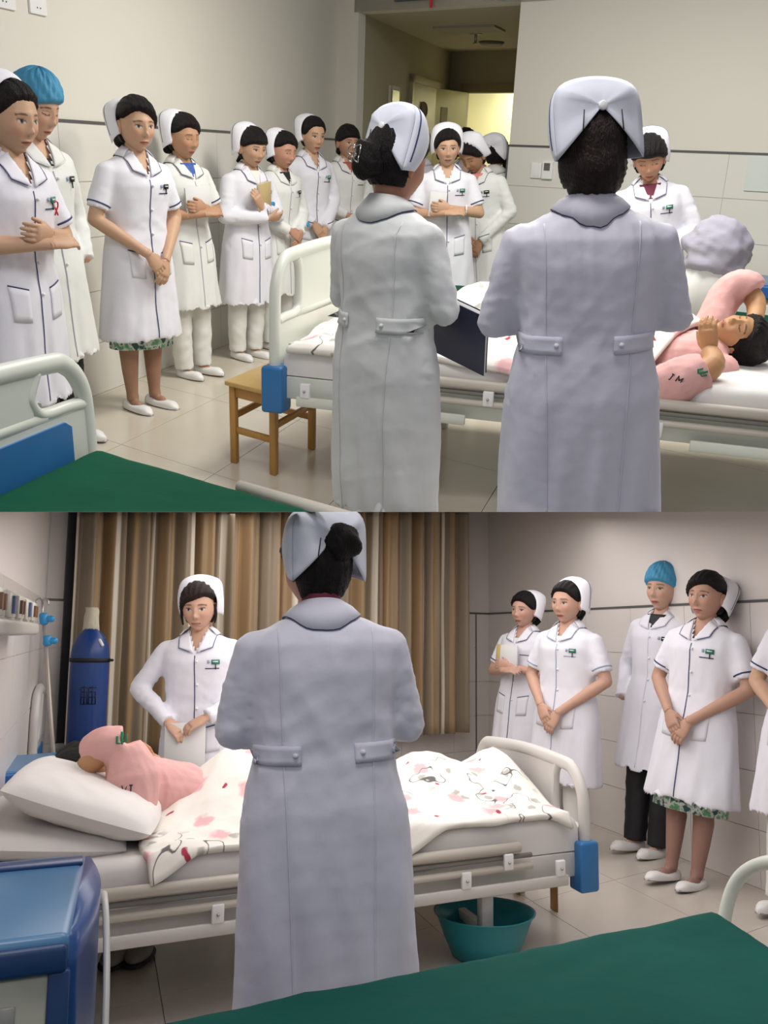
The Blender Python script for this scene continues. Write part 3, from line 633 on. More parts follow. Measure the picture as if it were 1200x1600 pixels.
        # front closing, buttons, pockets
        drape('front_placket', (-.002, vb-.005), (-.002, hem+.03), (.003, hem+.03), (.003, vb-.005), piping if coat is not COATG else GREYU, 1, .0022, (22, 1), co, .001)
        for zb in (1.20, 1.08, .96, .84):
            p = cast(-.012, zb, 1, .003); V2, F2 = capsule(p, p+np.array((0, .003, 0)), .0065, .006, 10); mesh('button', V2, F2, WHITE, co, local=True)
        if pocket:
            for sx in (-1, 1):
                drape('pocket_edge', (sx*.055, .865), (sx*.135, .885), (sx*.135, .879), (sx*.055, .859), piping, 1, .003, (5, 1), co, .001)
                drape('pocket_flap', (sx*.055, .859), (sx*.135, .879), (sx*.130, .745), (sx*.055, .735), coat, 1, .0030, (5, 5), co, .0015)
            drape('breast_pocket_edge', (-.055, 1.165), (-.125, 1.165), (-.125, 1.160), (-.055, 1.160), piping, 1, .003, (5, 1), co, .001)
        if badge:
            bd = drape('name_badge', (-.088, 1.208), (-.128, 1.208), (-.128, 1.184), (-.088, 1.184), badge if badge is not True else GREENBADGE, 1, .006, (2, 2), co, .002)
            drape('badge_text', (-.095, 1.200), (-.121, 1.200), (-.121, 1.195), (-.095, 1.195), WHITE, 1, .0078, (2, 1), bd, .0006)
            drape('hospital_mark', (-.066, 1.206), (-.080, 1.206), (-.080, 1.190), (-.066, 1.190), LILAC, 1, .0045, (2, 2), co, .001)
            p = cast(-.108, 1.17, 1, .006); V2, F2 = tube([p-np.array((0, 0, .012)), p+np.array((0, 0, .028))], .0028, 6); mesh('pen', V2, F2, BLACK, co, local=True)
    else:
        # back: yoke seams, half belt with buttons, vent
        for sx in (-1, 1):
            drape('back_seam', (sx*.102*W, 1.31), (sx*.080*W, hem+.02), (sx*.0835*W, hem+.02), (sx*.1055*W, 1.31), coat, -1, .0016, (60, 1), co, .0012)
        for x0, x1 in ((-.155*W, -.060*W), (.055*W, .155*W)):
            o = drape('half_belt', (x0, 1.005), (x1, 1.005), (x1, .955), (x0, .955), coat, -1, .006, (10, 4), co, .004)
        for sx in (-1, 1):
            p = cast(sx*.072*W, .980, -1, .008); V2, F2 = capsule(p, p+np.array((0, -.0015, 0)), .008, .007, 12); mesh('button', V2, F2, coat, co, local=True)
        if shirt:
            rows = []
            for r_, z_ in ((.056, 1.385), (.054, 1.404), (.050, 1.410)):
                rows.append([(r_*math.sin(a), .004-r_*math.cos(a), z_-.006*(1-math.cos(a))) for a in np.linspace(-2.2, 2.2, 24)])
            Vv = [p for r in rows for p in r]; F2 = [(i*24+k, i*24+k+1, (i+1)*24+k+1, (i+1)*24+k) for i in range(2) for k in range(23)]
            o = mesh('shirt_collar', Vv, F2, shirt[0], R0, local=True); o.modifiers.new('thick', 'SOLIDIFY').thickness = .003
    # skirt, trousers, shoes
    if skirt:
        rings = [[(r*.93*math.cos(t)*W, .66*r*math.sin(t)+.004*math.sin(7*t+seed), z_) for t in np.linspace(0, 2*math.pi, 36, endpoint=False)] for r, z_ in ((.17, .60), (.185, .50), (.192, hem-.035), (.186, hem-.035), (.17, .5))]
        V2, F2 = loft(rings, cap=False); mesh('skirt', V2, F2, SKIRT, R0, local=True)
    if legs != 'bare':
        tm = MB()
        for sx in (-1, 1):
            tm.add(*tube([(sx*stance, 0, .72), (sx*stance, 0, .45), (sx*stance, -.004, .25), (sx*stance*.95, -.004, .09), (sx*stance*.95, -.004, .06)], [.085, .078, .070, .064, .066], 20))
        V, Nn, Fc = remesh(tm, .015, 2); V = V+Nn*(.009*folds(V, 22, seed+31, st=(.7, .7, 1)))[:, None]*ss(V[:, 2], .04, .12)[:, None]
        mesh('trousers', V, Fc, legs, R0, local=True)
    if shoes:
        for sx in (-1, 1):
            so = []; yy = np.linspace(-.065, .185, 14); cx = sx*stance*.92
            for y_ in yy:
                q = (y_+.065)/.25; wd = .043*(math.sin(math.pi*min(1, max(.06, q*.9+.08)))**.35)*(1-.25*(q > .8)*(q-.8)/.2); 
                if q > .9: wd *= 1-.8*((q-.9)/.1)**2
                hh = (.060 if shoe_style != 'flat' else .052)-.010*float(ss(np.array(q), .10, .45)) + .004*float(ss(np.array(q), .5, .7))-.030*float(ss(np.array(q), .80, 1.0)); cxq = cx+sx*.014*q
                r = []
                for k in range(16):
                    a = 2*math.pi*k/16; c_, s_ = math.cos(a), math.sin(a)
                    r.append((cxq+wd*math.copysign(abs(c_)**.8, c_), y_, .010+(hh-.010)*max(0, s_)**.7 if s_ > 0 else .010*(1+s_*.9)))
                so.append(r)
            V2, F2 = loft(so); sh_ = mesh('shoe', V2, F2, SHOE, R0, local=True)
            # low vamp opening shows the foot
            if shoe_style in ('flat', 'bow'):
                V2, F2 = blob((cx+sx*.006, .030, .036), (.027, .052, .027), 16, 8); mesh('instep', V2, F2, SKIN, sh_, local=True, colr=np.tile(stocking if stocking else sc, (len(V2), 1)))
            V2, F2 = tube([(cx, -.062, .006), (cx+sx*.006, .03, .006), (cx+sx*.012, .13, .006), (cx+sx*.014, .178, .006)], [(.028, .006), (.036, .006), (.037, .006), (.018, .006)], 12); mesh('sole', V2, F2, SOLE, sh_, local=True)
            if shoe_style == 'bow':
                for e in (-1, 1):
                    V2, F2 = blob((cx+sx*.012+e*.014, .125, .046), (.015, .008, .007), 10, 6); mesh('bow', V2, F2, WHITE, sh_, local=True)
            if shoe_style == 'loafer':
                V2, F2 = tube([(cx+sx*.01+.028*math.cos(a), .075+.055*math.sin(a), .040+.004*math.sin(a)) for a in np.linspace(-.3, math.pi+.3, 14)], .0022, 6); mesh('shoe_seam', V2, F2, GREY, sh_, local=True)
    return R0, rot, b
def local_thing(R0, name, pts, label, cat, group=None):
    """an Empty at the place of pts in the person's frame but top-level"""
    m = R0.matrix_basis; p = m@Vector(pts); q = m.to_quaternion().to_matrix().to_4x4()
    return empty(name, p, label, cat, group, q)
def held_book(R0, c, size, label, m, tilt=(0, 0, 0), cat='folder', name='folder', page=PAPER):
    o = local_thing(R0, name, c, label, cat); rm = Matrix.Rotation(tilt[2], 3, 'Z')@Matrix.Rotation(tilt[0], 3, 'X')@Matrix.Rotation(tilt[1], 3, 'Y'); w_, h_, t_ = size
    g = lambda x, y, z: tuple(rm@Vector((x, y, z)))
    bevel_box('cover', g, (-w_/2, -t_/2, -h_/2), (w_/2, -t_/2+.003, h_/2), m, o, .001, 1, local=True)
    bevel_box('cover', g, (-w_/2, t_/2-.003, -h_/2), (w_/2, t_/2, h_/2), m, o, .001, 1, local=True)
    bevel_box('pages', g, (-w_/2+.003, -t_/2+.003, -h_/2+.003), (w_/2-.003, t_/2-.003, h_/2-.003), page, o, .001, 1, local=True)
    return o
# ---------------------------------------------------------------- walls and floors
def wall(name, P, Q, z0, z1, m, th=.10, parent=None, label=None):
    """a wall panel from P to Q (floor points), its thickness behind the face that looks to the room"""
    P = np.array(P, float)[:2]; Q = np.array(Q, float)[:2]; d = unit(Q-P); n = np.array([-d[1], d[0]])
    L_ = np.linalg.norm(Q-P); f = lambda x, y, z: (*(P+d*x+n*y), z)
    V, Fc = box8(f, (0, 0, z0), (L_, th, z1)); o = mesh(name, V, Fc, m, parent, smooth=False); o['kind'] = 'structure'; return o, f, L_
def wall_tiles(o, f, L_, tw, th_, top, m, proud=.006, start=0.0, zrows=None):
    """glazed tiles set on the lower wall, one object each, sharing one mesh"""
    gap = .004; me = None
    nx = int(math.ceil((L_-start)/tw)); nz = int(round(top/th_))
    base = None
    for i in range(nx):
        x0 = start+i*tw; x1 = min(x0+tw, L_)
        if x1-x0 < .05: continue
        full = abs(x1-x0-tw) < 1e-6
        for k in range(nz):
            if full and me is not None:
                c = bpy.data.objects.new('wall_tile', me); col.objects.link(c); c.parent = o
                d_ = Vector(f(x0, 0, k*th_))-base; c.location = d_
                continue
            a = mesh('wall_tile', [f(x, y, z) for x, y, z in ((x0+gap/2, -proud, k*th_+gap/2), (x1-gap/2, -proud, k*th_+gap/2), (x1-gap/2, 0.01, k*th_+gap/2), (x0+gap/2, .01, k*th_+gap/2), (x0+gap/2, -proud, (k+1)*th_-gap/2), (x1-gap/2, -proud, (k+1)*th_-gap/2), (x1-gap/2, .01, (k+1)*th_-gap/2), (x0+gap/2, .01, (k+1)*th_-gap/2))], BOXF, m, o, smooth=False)
            if full and me is None: me = a.data; base = Vector(f(x0, 0, k*th_))
def floor_tiles(fl, J, d1, d2, s1, s2, i0, i1, k0, k1, m, inside):
    J = np.array(J); me = None; gap = .0035
    for i in range(i0, i1):
        for k in range(k0, k1):
            c = J+d1*s1*(i+.5)+d2*s2*(k+.5)
            if not inside(c): continue
            if me is None:
                f = lambda x, y, z: tuple(J+d1*(s1*(i+.5)+x)+d2*(s2*(k+.5)+y)+np.array([0, 0, z]))
                V, Fc = box8(f, (-s1/2+gap/2, -s2/2+gap/2, -.008), (s1/2-gap/2, s2/2-gap/2, 0)); a = mesh('floor_tile', V, Fc, m, fl, smooth=False); me = a.data; c0 = c
            else:
                a = bpy.data.objects.new('floor_tile', me); col.objects.link(a); a.parent = fl; a.location = Vector((c-c0).tolist())
def sbox(name, lo, hi, m, parent=None, kind=None, label=None, cat=None, f=None, bev=0, smooth=False):
    g = f or (lambda x, y, z: (x, y, z))
    o = bevel_box(name, g, lo, hi, m, parent, bev, 2, smooth) if bev else mesh(name, *box8(g, lo, hi), m, parent, smooth=False)
    if kind: o['kind'] = kind
    return tag(o, label, cat)
XY = lambda d: unit([d[0], d[1], 0])
# ================================================================ upper ward
CUR = T
dL = XY(T.d(1087, 257)); dB = XY(T.d(-1535, 148)); dB = -dB if dB[0] < 0 else dB      # dB points right along the back wall
C0 = T.atz(155, 615, 0)                                            # on the left wall foot
nL = np.array([dL[1], -dL[0], 0])
# corner with the back wall
def isect(P, d, Q, e):
    A = np.array([[d[0], -e[0]], [d[1], -e[1]]]); t = np.linalg.solve(A, (Q-P)[:2]); return P+d*t[0]
CB = T.atz(520, 475, 0); corner = isect(C0, dL, CB, dB); nB = np.array([dB[1], -dB[0], 0])
nBp = np.array([-dB[1], dB[0], 0])
wp = lambda x, y: T.onplane(x, y, corner, nBp)
E1 = wp(558, 120); E2 = wp(807, 90); HZ = float((wp(558, 18)[2]+wp(812, 5)[2])/2)
E1[2] = 0; E2[2] = 0
near = C0-dL*2.6
wl, f_, L_ = wall('wall_left', near, corner, 0, 3.4, WALLM); wall_tiles(wl, f_, L_, .6, .3, 1.5, WALLT)
tag(mesh('trim_1', *box8(f_, (0, -.010, 1.498), (L_, .0, 1.514)), LINE, smooth=False), kind='structure')
wb, f_, L_ = wall('wall_back', corner, E1, 0, 3.4, WALLM); wall_tiles(wb, f_, L_, .6, .3, 1.5, WALLT)
tag(mesh('trim_2', *box8(f_, (0, -.010, 1.498), (L_, .0, 1.514)), LINE, smooth=False), kind='structure')
farR = E2+dB*4.2
wr_, f_, L_ = wall('wall_back', E2, farR, 0, 3.4, WALLM, .14); wall_tiles(wr_, f_, L_, .6, .3, 1.5, WALLT)
FBR = f_
tag(mesh('trim_3', *box8(f_, (-.006, -.010, 1.498), (L_, .0, 1.514)), LINE, smooth=False), kind='structure')
tag(mesh('trim_4', *box8(f_, (-.010, -.010, 0), (.004, .0, 1.514)), LINE, smooth=False), kind='structure')
wh, f_, L_ = wall('wall_header', E1, E2, HZ, 3.4, WALLM, .14); HF = f_
# corridor
cl = 3.45
ce = E1+dL*cl; cer = E2+dL*cl+dB*.9
wc, _f, LC_ = wall('wall_corridor_left', E1+dL*.06, ce, 0, 2.6, CORW, .1); fC = lambda x, y, z: tuple(E1+dL*x+np.array([-dL[1], dL[0], 0])*y+np.array([0, 0, z]))
we, fE, LE_ = wall('wall_corridor_end', ce, ce+dB*.22, 0, 2.6, CORW, .1)
zd = 2.12
DO = ce+dB*.22; DO2 = ce+dB*1.15
wall('wall_corridor_end', DO, DO2, zd, 2.6, CORW, .1); wall('wall_corridor_end', DO2, cer+dB*.3, 0, 2.6, CORW, .1)
wall('wall_corridor_right', cer, E2+nBp*.12+dB*.9, 0, 2.6, CORW, .1)
V = [E1+[0, 0, HZ], E2+dB*.9+[0, 0, HZ], cer+[0, 0, HZ+.02], ce+[0, 0, HZ+.02]]; V = [v-dB*.05 for v in V[:1]]+V[1:3]+[V[3]-dB*.05]
V2 = [np.array(v)+[0, 0, .1] for v in V]; tag(mesh('ceiling', V+V2, [(0, 1, 2, 3), (7, 6, 5, 4), (0, 4, 5, 1), (1, 5, 6, 2), (2, 6, 7, 3), (3, 7, 4, 0)], CORW, smooth=False), kind='structure')
# the brighter room beyond the corridor
r0 = DO-dB*1.2+dL*2.2; r1 = DO2+dB*1.6+dL*2.2
wall('wall_far', r0, r1, 0, 2.7, mat('far_room_paint', (.78, .74, .50), rough=.7), .1); wall('wall_far_side', r1, DO2+dB*1.6+dL*.2, 0, 2.7, MATS['far_room_paint'], .1)
wall('wall_far_side', DO-dB*1.2+dL*.2, r0, 0, 2.7, MATS['far_room_paint'], .1)
# floor
fl = mesh('floor', *box8(lambda x, y, z: (x, y, z), (-4, .4, -.12), (5.5, 15.5, -.008)), FGROUT, smooth=False); fl['kind'] = 'structure'
J = T.atz(334, 624, 0)
def insideT(c): return c[1] > 2.6 and c[1] < 14 and np.dot(c-C0, nL) > -.4 and abs(c[0]) < 4
floor_tiles(fl, J, dL, dB, 1.0, .665, -4, 10, -3, 9, TILE, insideT)
# door trim and fittings in the corridor: coordinates along the corridor's left wall
def along(x, P, d, n):                      # distance along a wall where pixel column x meets it
    q = T.onplane(x, 200, P, n); return float(np.dot(q-P, d))
nLp = np.array([-dL[1], dL[0], 0])
a0, a1 = along(636, E1, dL, nLp), along(688, E1, dL, nLp); zt = T.onplane(650, 119, E1, nLp)[2]
d1 = mesh('door_1', *box8(fC, (a0+.07, -.03, 0), (a1-.07, .01, zt-.07)), BROWND, smooth=False); d1['kind'] = 'structure'
for lo, hi in (((a0, -.045, 0), (a0+.07, .02, zt)), ((a1-.07, -.045, 0), (a1, .02, zt)), ((a0, -.045, zt-.07), (a1, .02, zt))):
    mesh('door_frame', *box8(fC, lo, hi), mat('door_casing', (.36, .31, .19), rough=.5), d1, smooth=False)
a = along(654, E1, dL, nLp); q = T.onplane(653, 172, E1, nLp)[2]; V, Fc = blob(fC(a, -.045, q), (.05, .012, .09), 14, 8); mesh('door_sign', V, Fc, BROWND, d1)
a = along(613, E1, dL, nLp); q = T.onplane(613, 160, E1, nLp)[2]
th = empty('wall_thermostat', fC(a, 0, q), 'small framed grey panel on the corridor wall before the brown door', 'panel')
sbox('frame', (a-.17, -.02, q-.15), (a+.17, .0, q+.15), mat('frame_beige', (.60, .57, .48), rough=.6), th, f=fC); sbox('display', (a-.12, -.026, q-.11), (a+.12, -.018, q+.11), mat('display_grey', (.16, .16, .13), rough=.3), th, f=fC)
# end door frame and open leaf
for nm, A_, B2 in (('door_2', (0, -.03, 0), (.06, .12, zd+.05)), ):
    fD = lambda x, y, z: tuple(DO+dB*x+dL*y+np.array([0, 0, z])); WD = float(np.linalg.norm(DO2-DO))
    d2 = mesh('door_2', *box8(fD, (-.06, -.03, 0), (.0, .12, zd)), mat('door_casing'), smooth=False); d2['kind'] = 'structure'
    mesh('door_frame', *box8(fD, (-.06, -.03, zd), (WD+.06, .12, zd+.10)), MATS['door_casing'], d2, smooth=False)
    mesh('door_frame', *box8(fD, (WD, -.03, 0), (WD+.06, .12, zd)), MATS['door_casing'], d2, smooth=False)
lf = unit(-.22*dB*1.0-.98*dL); hinge = DO+np.array([0, 0, 0])
Lp = T.onplane(680, 146, DO, nLp); 
fl_ = lambda x, y, z: tuple(DO+unit(-.30*dB-.95*dL)*x+unit(.95*dB-.3*dL)*y+np.array([0, 0, z]))
leaf = mesh('door_leaf', *box8(fl_, (0, .0, .02), (.80, .045, zd)), BRASSY, d2, smooth=False)
mesh('door_window', *box8(fl_, (.42, .044, 1.50), (.56, .05, 1.93)), mat('door_glass_dark', (.10, .09, .04), rough=.2), leaf, smooth=False)
# corridor ceiling hatch, sprinkler and round vent
def ceilpt(x, y, z=None): return T.atz(x, y, HZ+.01 if z is None else z)
h = [ceilpt(676, 41), ceilpt(773, 38), ceilpt(790, 47), ceilpt(692, 50)]; hc_ = sum(h)/4
ht = empty('ceiling_hatch', hc_, 'thin framed access hatch in the corridor ceiling', 'hatch')
V = [*h]+[p-np.array([0, 0, .02]) for p in h]; mesh('hatch_panel', V, [(0, 1, 2, 3), (7, 6, 5, 4), (0, 4, 5, 1), (1, 5, 6, 2), (2, 6, 7, 3), (3, 7, 4, 0)], mat('hatch_paint', (.42, .40, .33), rough=.7), ht, smooth=False)
p = ceilpt(744, 50); sp = empty('sprinkler_head', p, 'small dark sprinkler head hanging from the corridor ceiling', 'sprinkler')
V, Fc = tube([p, p-[0, 0, .02]], .06, 14); mesh('rose', V, Fc, METAL, sp); V, Fc = tube([p, p-[0, 0, .10]], .014, 8); mesh('nozzle', V, Fc, METAL, sp); V, Fc = tube([p-[0, 0, .10], p-[0, 0, .108]], .03, 10); mesh('deflector', V, Fc, METAL, sp)
p = ceilpt(768, 66); V, Fc = tube([p+[0, 0, .0], p-[0, 0, .03]], [.14, .11], 20); tag(mesh('ceiling_vent', V, Fc, RAILD), 'round dark fitting in the corridor ceiling behind the sprinkler', 'vent')
# red strip and dark board at the top edge over the opening
p = T.onplane(677, 5, E1, nBp); g = HF
a = float(np.dot(p-E1, dB)); s_ = empty('wall_sign', g(a-.1, -.02, 2.80), 'dark board with a red tab hanging over the corridor opening', 'sign')
zb = T.onplane(677, 13, E1, nBp)[2]; z1_ = T.onplane(640, 1.5, E1, nBp)[2]
sbox('board', (a-.38, -.03, z1_), (a+.12, .0, z1_+.25), mat('sign_dark', (.08, .08, .12), rough=.5), s_, f=g); sbox('red_tab', (a-.011, -.035, zb), (a+.011, -.028, z1_+.1), RED, s_, f=g)
# thermostat and switch right of the opening
def onbr(x, y): q = T.onplane(x, y, E2, nBp); return float(np.dot(q-E2, dB)), float(q[2])
xa, za = onbr(831, 266); xb, _ = onbr(848, 267)
sw = empty('light_switch', FBR(xa, 0, za-.05), 'white double switch plate right of the corridor opening', 'switch')
hh = .058
sbox('plate', (xa, -.02, za-hh), (xb-.005, -.005, za+hh), WHITE, sw, f=FBR, bev=.003); sbox('rocker', (xa+.012, -.024, za-hh+.015), ((xa+xb)/2-.003, -.018, za+hh-.015), WHITE, sw, f=FBR); sbox('rocker', ((xa+xb)/2+.003, -.024, za-hh+.015), (xb-.015, -.018, za+hh-.015), WHITE, sw, f=FBR)
xc, zc = onbr(849, 265); xd, _ = onbr(865, 266)
tt = empty('room_thermostat', FBR(xc, 0, zc-.06), 'white wall thermostat with a dark display beside the switch plate', 'thermostat')
sbox('housing', (xc, -.03, zc-.07), (xd, -.005, zc+.065), WHITE, tt, f=FBR, bev=.004); sbox('display', (xc+.02, -.034, zc-.005), (xd-.02, -.028, zc+.05), mat('lcd', (.13, .13, .12), rough=.2), tt, f=FBR)
# faint pale poster at the far right
xa, za = onbr(1172, 242); xb, zb = onbr(1240, 302)
tag(sbox('wall_notice', (xa, -.016, zb), (xb, -.008, za-.01), mat('notice_pale', (.66, .71, .67), rough=.6), f=FBR), 'pale greenish blank notice on the wall at the right edge', 'notice')
# two white blank plates high on the left wall
def onl(x, y): q = T.onplane(x, y, C0, nLp); return float(np.dot(q-near, dL)), float(q[2])
FL = lambda x, y, z: tuple(near+dL*x+nL*(-y)+np.array([0, 0, z]))
for x0, y0, x1, y1, lb in ((-14, -22, 22, 9, 'left square white cover plate at the top left edge of the wall'), (45, -16, 71, 20, 'right square white cover plate high on the left wall, with two small holes')):
    xa, za = onl(x0, y1); xb, zb = onl(x1, y1+1); zt_ = za+.125
    o = empty('socket_plate', FL(xa, 0, za), lb, 'wall plate'); sbox('plate', (xa, -.012, za), (xb, .0, za+.16), WHITE, o, f=FL, bev=.003)
    for e in (-1, 1): V, Fc = capsule(FL((xa+xb)/2+e*.012, -.010, za+.03), FL((xa+xb)/2+e*.012, -.013, za+.03), .004, .004, 8); mesh('hole', V, Fc, RAILD, o)
# ---------------------------------------------------------------- beds
class Bed:
    def __init__(s, O, U, Vv, W, L_, sheet, cream=CREAM, panel=None, top=.88, label='', group=None, mz=.52, name='hospital_bed', foot=True, rail=True, mattress=True, bump=BLUEP, fb_h=None, frame_z=.40, thick=.13, hump=None, ribdrop=.26, bluez=None):
        s.O, s.U, s.V, s.W, s.L = np.array(O, float), U, Vv, W, L_; s.O[2] = 0
        s.f = lambda u, v, z: tuple(s.O+s.U*u+s.V*v+np.array([0, 0, z])); f = s.f; s.mz = mz
        R = s.root = empty(name, s.f(L_/2, W/2, 0), label, 'bed', group)
        fz = frame_z
        # footboard
        if foot:
            zt = top; r = .024
            pth = [(0, .0, fz-.06), (0, .0, zt-.20), (0, .02, zt-.09), (0, .09, zt-.015), (0, .20, zt+.005), (0, W/2, zt+.02), (0, W-.20, zt+.005), (0, W-.09, zt-.015), (0, W-.02, zt-.09), (0, W, zt-.20), (0, W, fz-.06)]
            P = smooth_path([f(*p) for p in pth], 5); V, Fc = tube(P, [(r, r*1.25)]*len(P), 14); fb = mesh('footboard', V, Fc, cream, R)
            zm = zt-ribdrop
            def plate(pts, nm, m_, th=.028, uoff=0, pr=fb):
                n = len(pts); V = [f(uoff-th/2, v, z) for v, z in pts]+[f(uoff+th/2, v, z) for v, z in pts]
                Fc = [tuple(range(n)), tuple(reversed(range(n, 2*n)))]+[(i, n+i, n+(i+1) % n, (i+1) % n) for i in range(n)]; return mesh(nm, V, Fc, m_, pr, smooth=False)
            g = .27
            plate([(0, fz-.05), (W, fz-.05), (W, zm), (0, zm)], 'lower_panel', cream)
            plate([(g, zm-.01), (W-g, zm-.01), (W-g+.03, zt), (g-.03, zt)], 'upper_panel', cream)
            for v0, v1 in ((.0, g), (W, W-g)):
                sg = 1 if v1 > v0 else -1
                P = smooth_path([f(0, v0+sg*.02, zm+.0), f(0, v0+sg*.10, zm+.006), f(0, v1-sg*.05, zm+.012), f(0, v1-sg*.005, zm+.06), f(0, v1-sg*.01, zt-.06), f(0, v1-sg*.04, zt-.01)], 5); V, Fc = tube(P, .020, 10); mesh('handle_rim', V, Fc, cream, fb)
            V, Fc = tube([f(-.004, .0, zm+.0), f(-.004, W/2, zm+.012), f(-.004, W, zm+.0)], .022, 10); mesh('cross_rib', V, Fc, cream, fb)
            if panel: plate([(.10, fz+.0), (W-.10, fz+.0), (W-.10, zm-.05), (W-.13, zm-.03), (.13, zm-.03), (.10, zm-.05)], 'blue_panel', panel, .044)
            for v in (0, W):
                b_ = bevel_box('corner_bumper', f, (-.045, v-.055, fz-.16), (.055, v+.055, fz+.045), bump, R, .014, 3); tag(b_, 'blue plastic corner bumper')
        # frame
        for v in (.02, W-.02):
            bevel_box('side_rail', f, (.02, v-.02, fz-.10), (L_, v+.02, fz-.0), cream, R, .006, 2)
        for u in (.05, L_*.33, L_*.66, L_-.05): bevel_box('cross_bar', f, (u-.02, .04, fz-.07), (u+.02, W-.04, fz-.03), RAIL, R, .004, 1)
        for u in (.48, L_-.35):
            for v in (.06, W-.06): bevel_box('leg', f, (u-.028, v-.028, .0), (u+.028, v+.028, fz-.08), cream, R, .004, 1)
            bevel_box('leg_brace', f, (u-.02, .08, .10), (u+.02, W-.08, .14), RAIL, R, .004, 1)
        if rail:
            for v, sg in ((-.035, -1),):
                V, Fc = tube([f(.36, v, fz+.055), f(L_-.2, v, fz+.055)], .021, 12); gr = mesh('guard_rail', V, Fc, RAIL, R)
                V, Fc = tube([f(.30, v-.005, fz-.02), f(L_-.2, v-.005, fz-.02)], .014, 10); mesh('guard_bar', V, Fc, RAIL, gr)
                V, Fc = tube([f(.30, v, fz+.02), f(L_-.2, v, fz+.02)], .010, 10); mesh('guard_bar', V, Fc, RAILD, gr)
                bevel_box('guard_base', f, (.12, v-.022, fz-.115), (.86, v-.006, fz-.072), cream, gr, .003, 1)
                bevel_box('guard_base', f, (L_-1.0, v-.022, fz-.115), (L_-.30, v-.006, fz-.072), cream, gr, .003, 1)
                for u in (.16, .42, .62, .95, 1.30, 1.62):
                    if u > L_-.1: continue
                    bevel_box('bracket', f, (u-.022, v-.026, fz-.075+(.05 if u in (.42, .95) else 0)), (u+.022, v-.004, fz-.012+(.05 if u in (.42, .95) else 0)), WHITE, gr, .005, 2)
                    V, Fc = capsule(f(u, v-.027, fz-.045+(.05 if u in (.42, .95) else 0)), f(u, v-.030, fz-.045+(.05 if u in (.42, .95) else 0)), .006, .006, 8); mesh('bolt', V, Fc, METAL, gr)
        if mattress:
            s.mat = s.cloth('mattress', .035, L_-.04, .0, W, fz+.005, mz, sheet, hump=hump, seed=int(L_*10))
    def cloth(s, name, u0, u1, v0, v1, z0, z1, m, nu=90, nv=56, hump=None, seed=1, amp=.006, r=.05, parent=None):
        """soft rounded slab with wrinkles"""
        us = np.linspace(-1, 1, nu); vs = np.linspace(-1, 1, nv); U_, V_ = np.meshgrid(us, vs, indexing='ij')
        hu, hv, hz = (u1-u0)/2, (v1-v0)/2, (z1-z0)/2
        # unfold: parameter beyond the top goes down the side
        top = []
        def prof(t, half):
            L_ = half+2*hz; d = t*L_; a = np.abs(d); x = np.where(a < half-r, a, 0.); k = np.clip((a-(half-r))/(r*math.pi/2), 0, 1)
            x = np.where(a < half-r, a, (half-r)+r*np.sin(k*math.pi/2)); dz = np.where(a < half-r, 0, r*(1-np.cos(k*math.pi/2)))+np.clip(a-(half-r)-r*math.pi/2, 0, None)
            return np.sign(d)*x, dz
        X, dzu = prof(U_, hu); Y, dzv = prof(V_, hv); Z = z1-np.minimum(np.maximum(dzu, dzv)+.3*np.minimum(dzu, dzv), z1-z0)
        P = np.stack([X+(u0+u1)/2, Y+(v0+v1)/2, Z], -1).reshape(-1, 3)
        nrm = np.stack([np.where(dzu > r*.6, np.sign(U_), 0), np.where(dzv > r*.6, np.sign(V_), 0), np.where((dzu < r) & (dzv < r), 1, .2)], -1).reshape(-1, 3)
        w_ = folds(P, 8, seed+2, st=(.5, 1, 1))*amp*1.3+folds(P, 24, seed+5, st=(.6, 1, 1.2))*amp*.6
        P = P+nrm*w_[:, None]
        if hump: P[:, 2] += hump(P[:, 0], P[:, 1])
        W_ = np.array([s.f(*p) for p in P]); Fc = [(i*nv+j, (i+1)*nv+j, (i+1)*nv+j+1, i*nv+j+1) for i in range(nu-1) for j in range(nv-1)]
        Fc = [tuple(reversed(q)) for q in Fc] if np.cross(s.U[:2], s.V[:2]) < 0 else Fc
        return mesh(name, W_, Fc, m, parent or s.root, pat=np.stack([P[:, 0], P[:, 1]-P[:, 2]*(P[:, 2] < z1-.02)*.0, 0*P[:, 0]], -1))
def g2(u, v, cu, cv, su, sv): return np.exp(-((u-cu)/su)**2-((v-cv)/sv)**2)
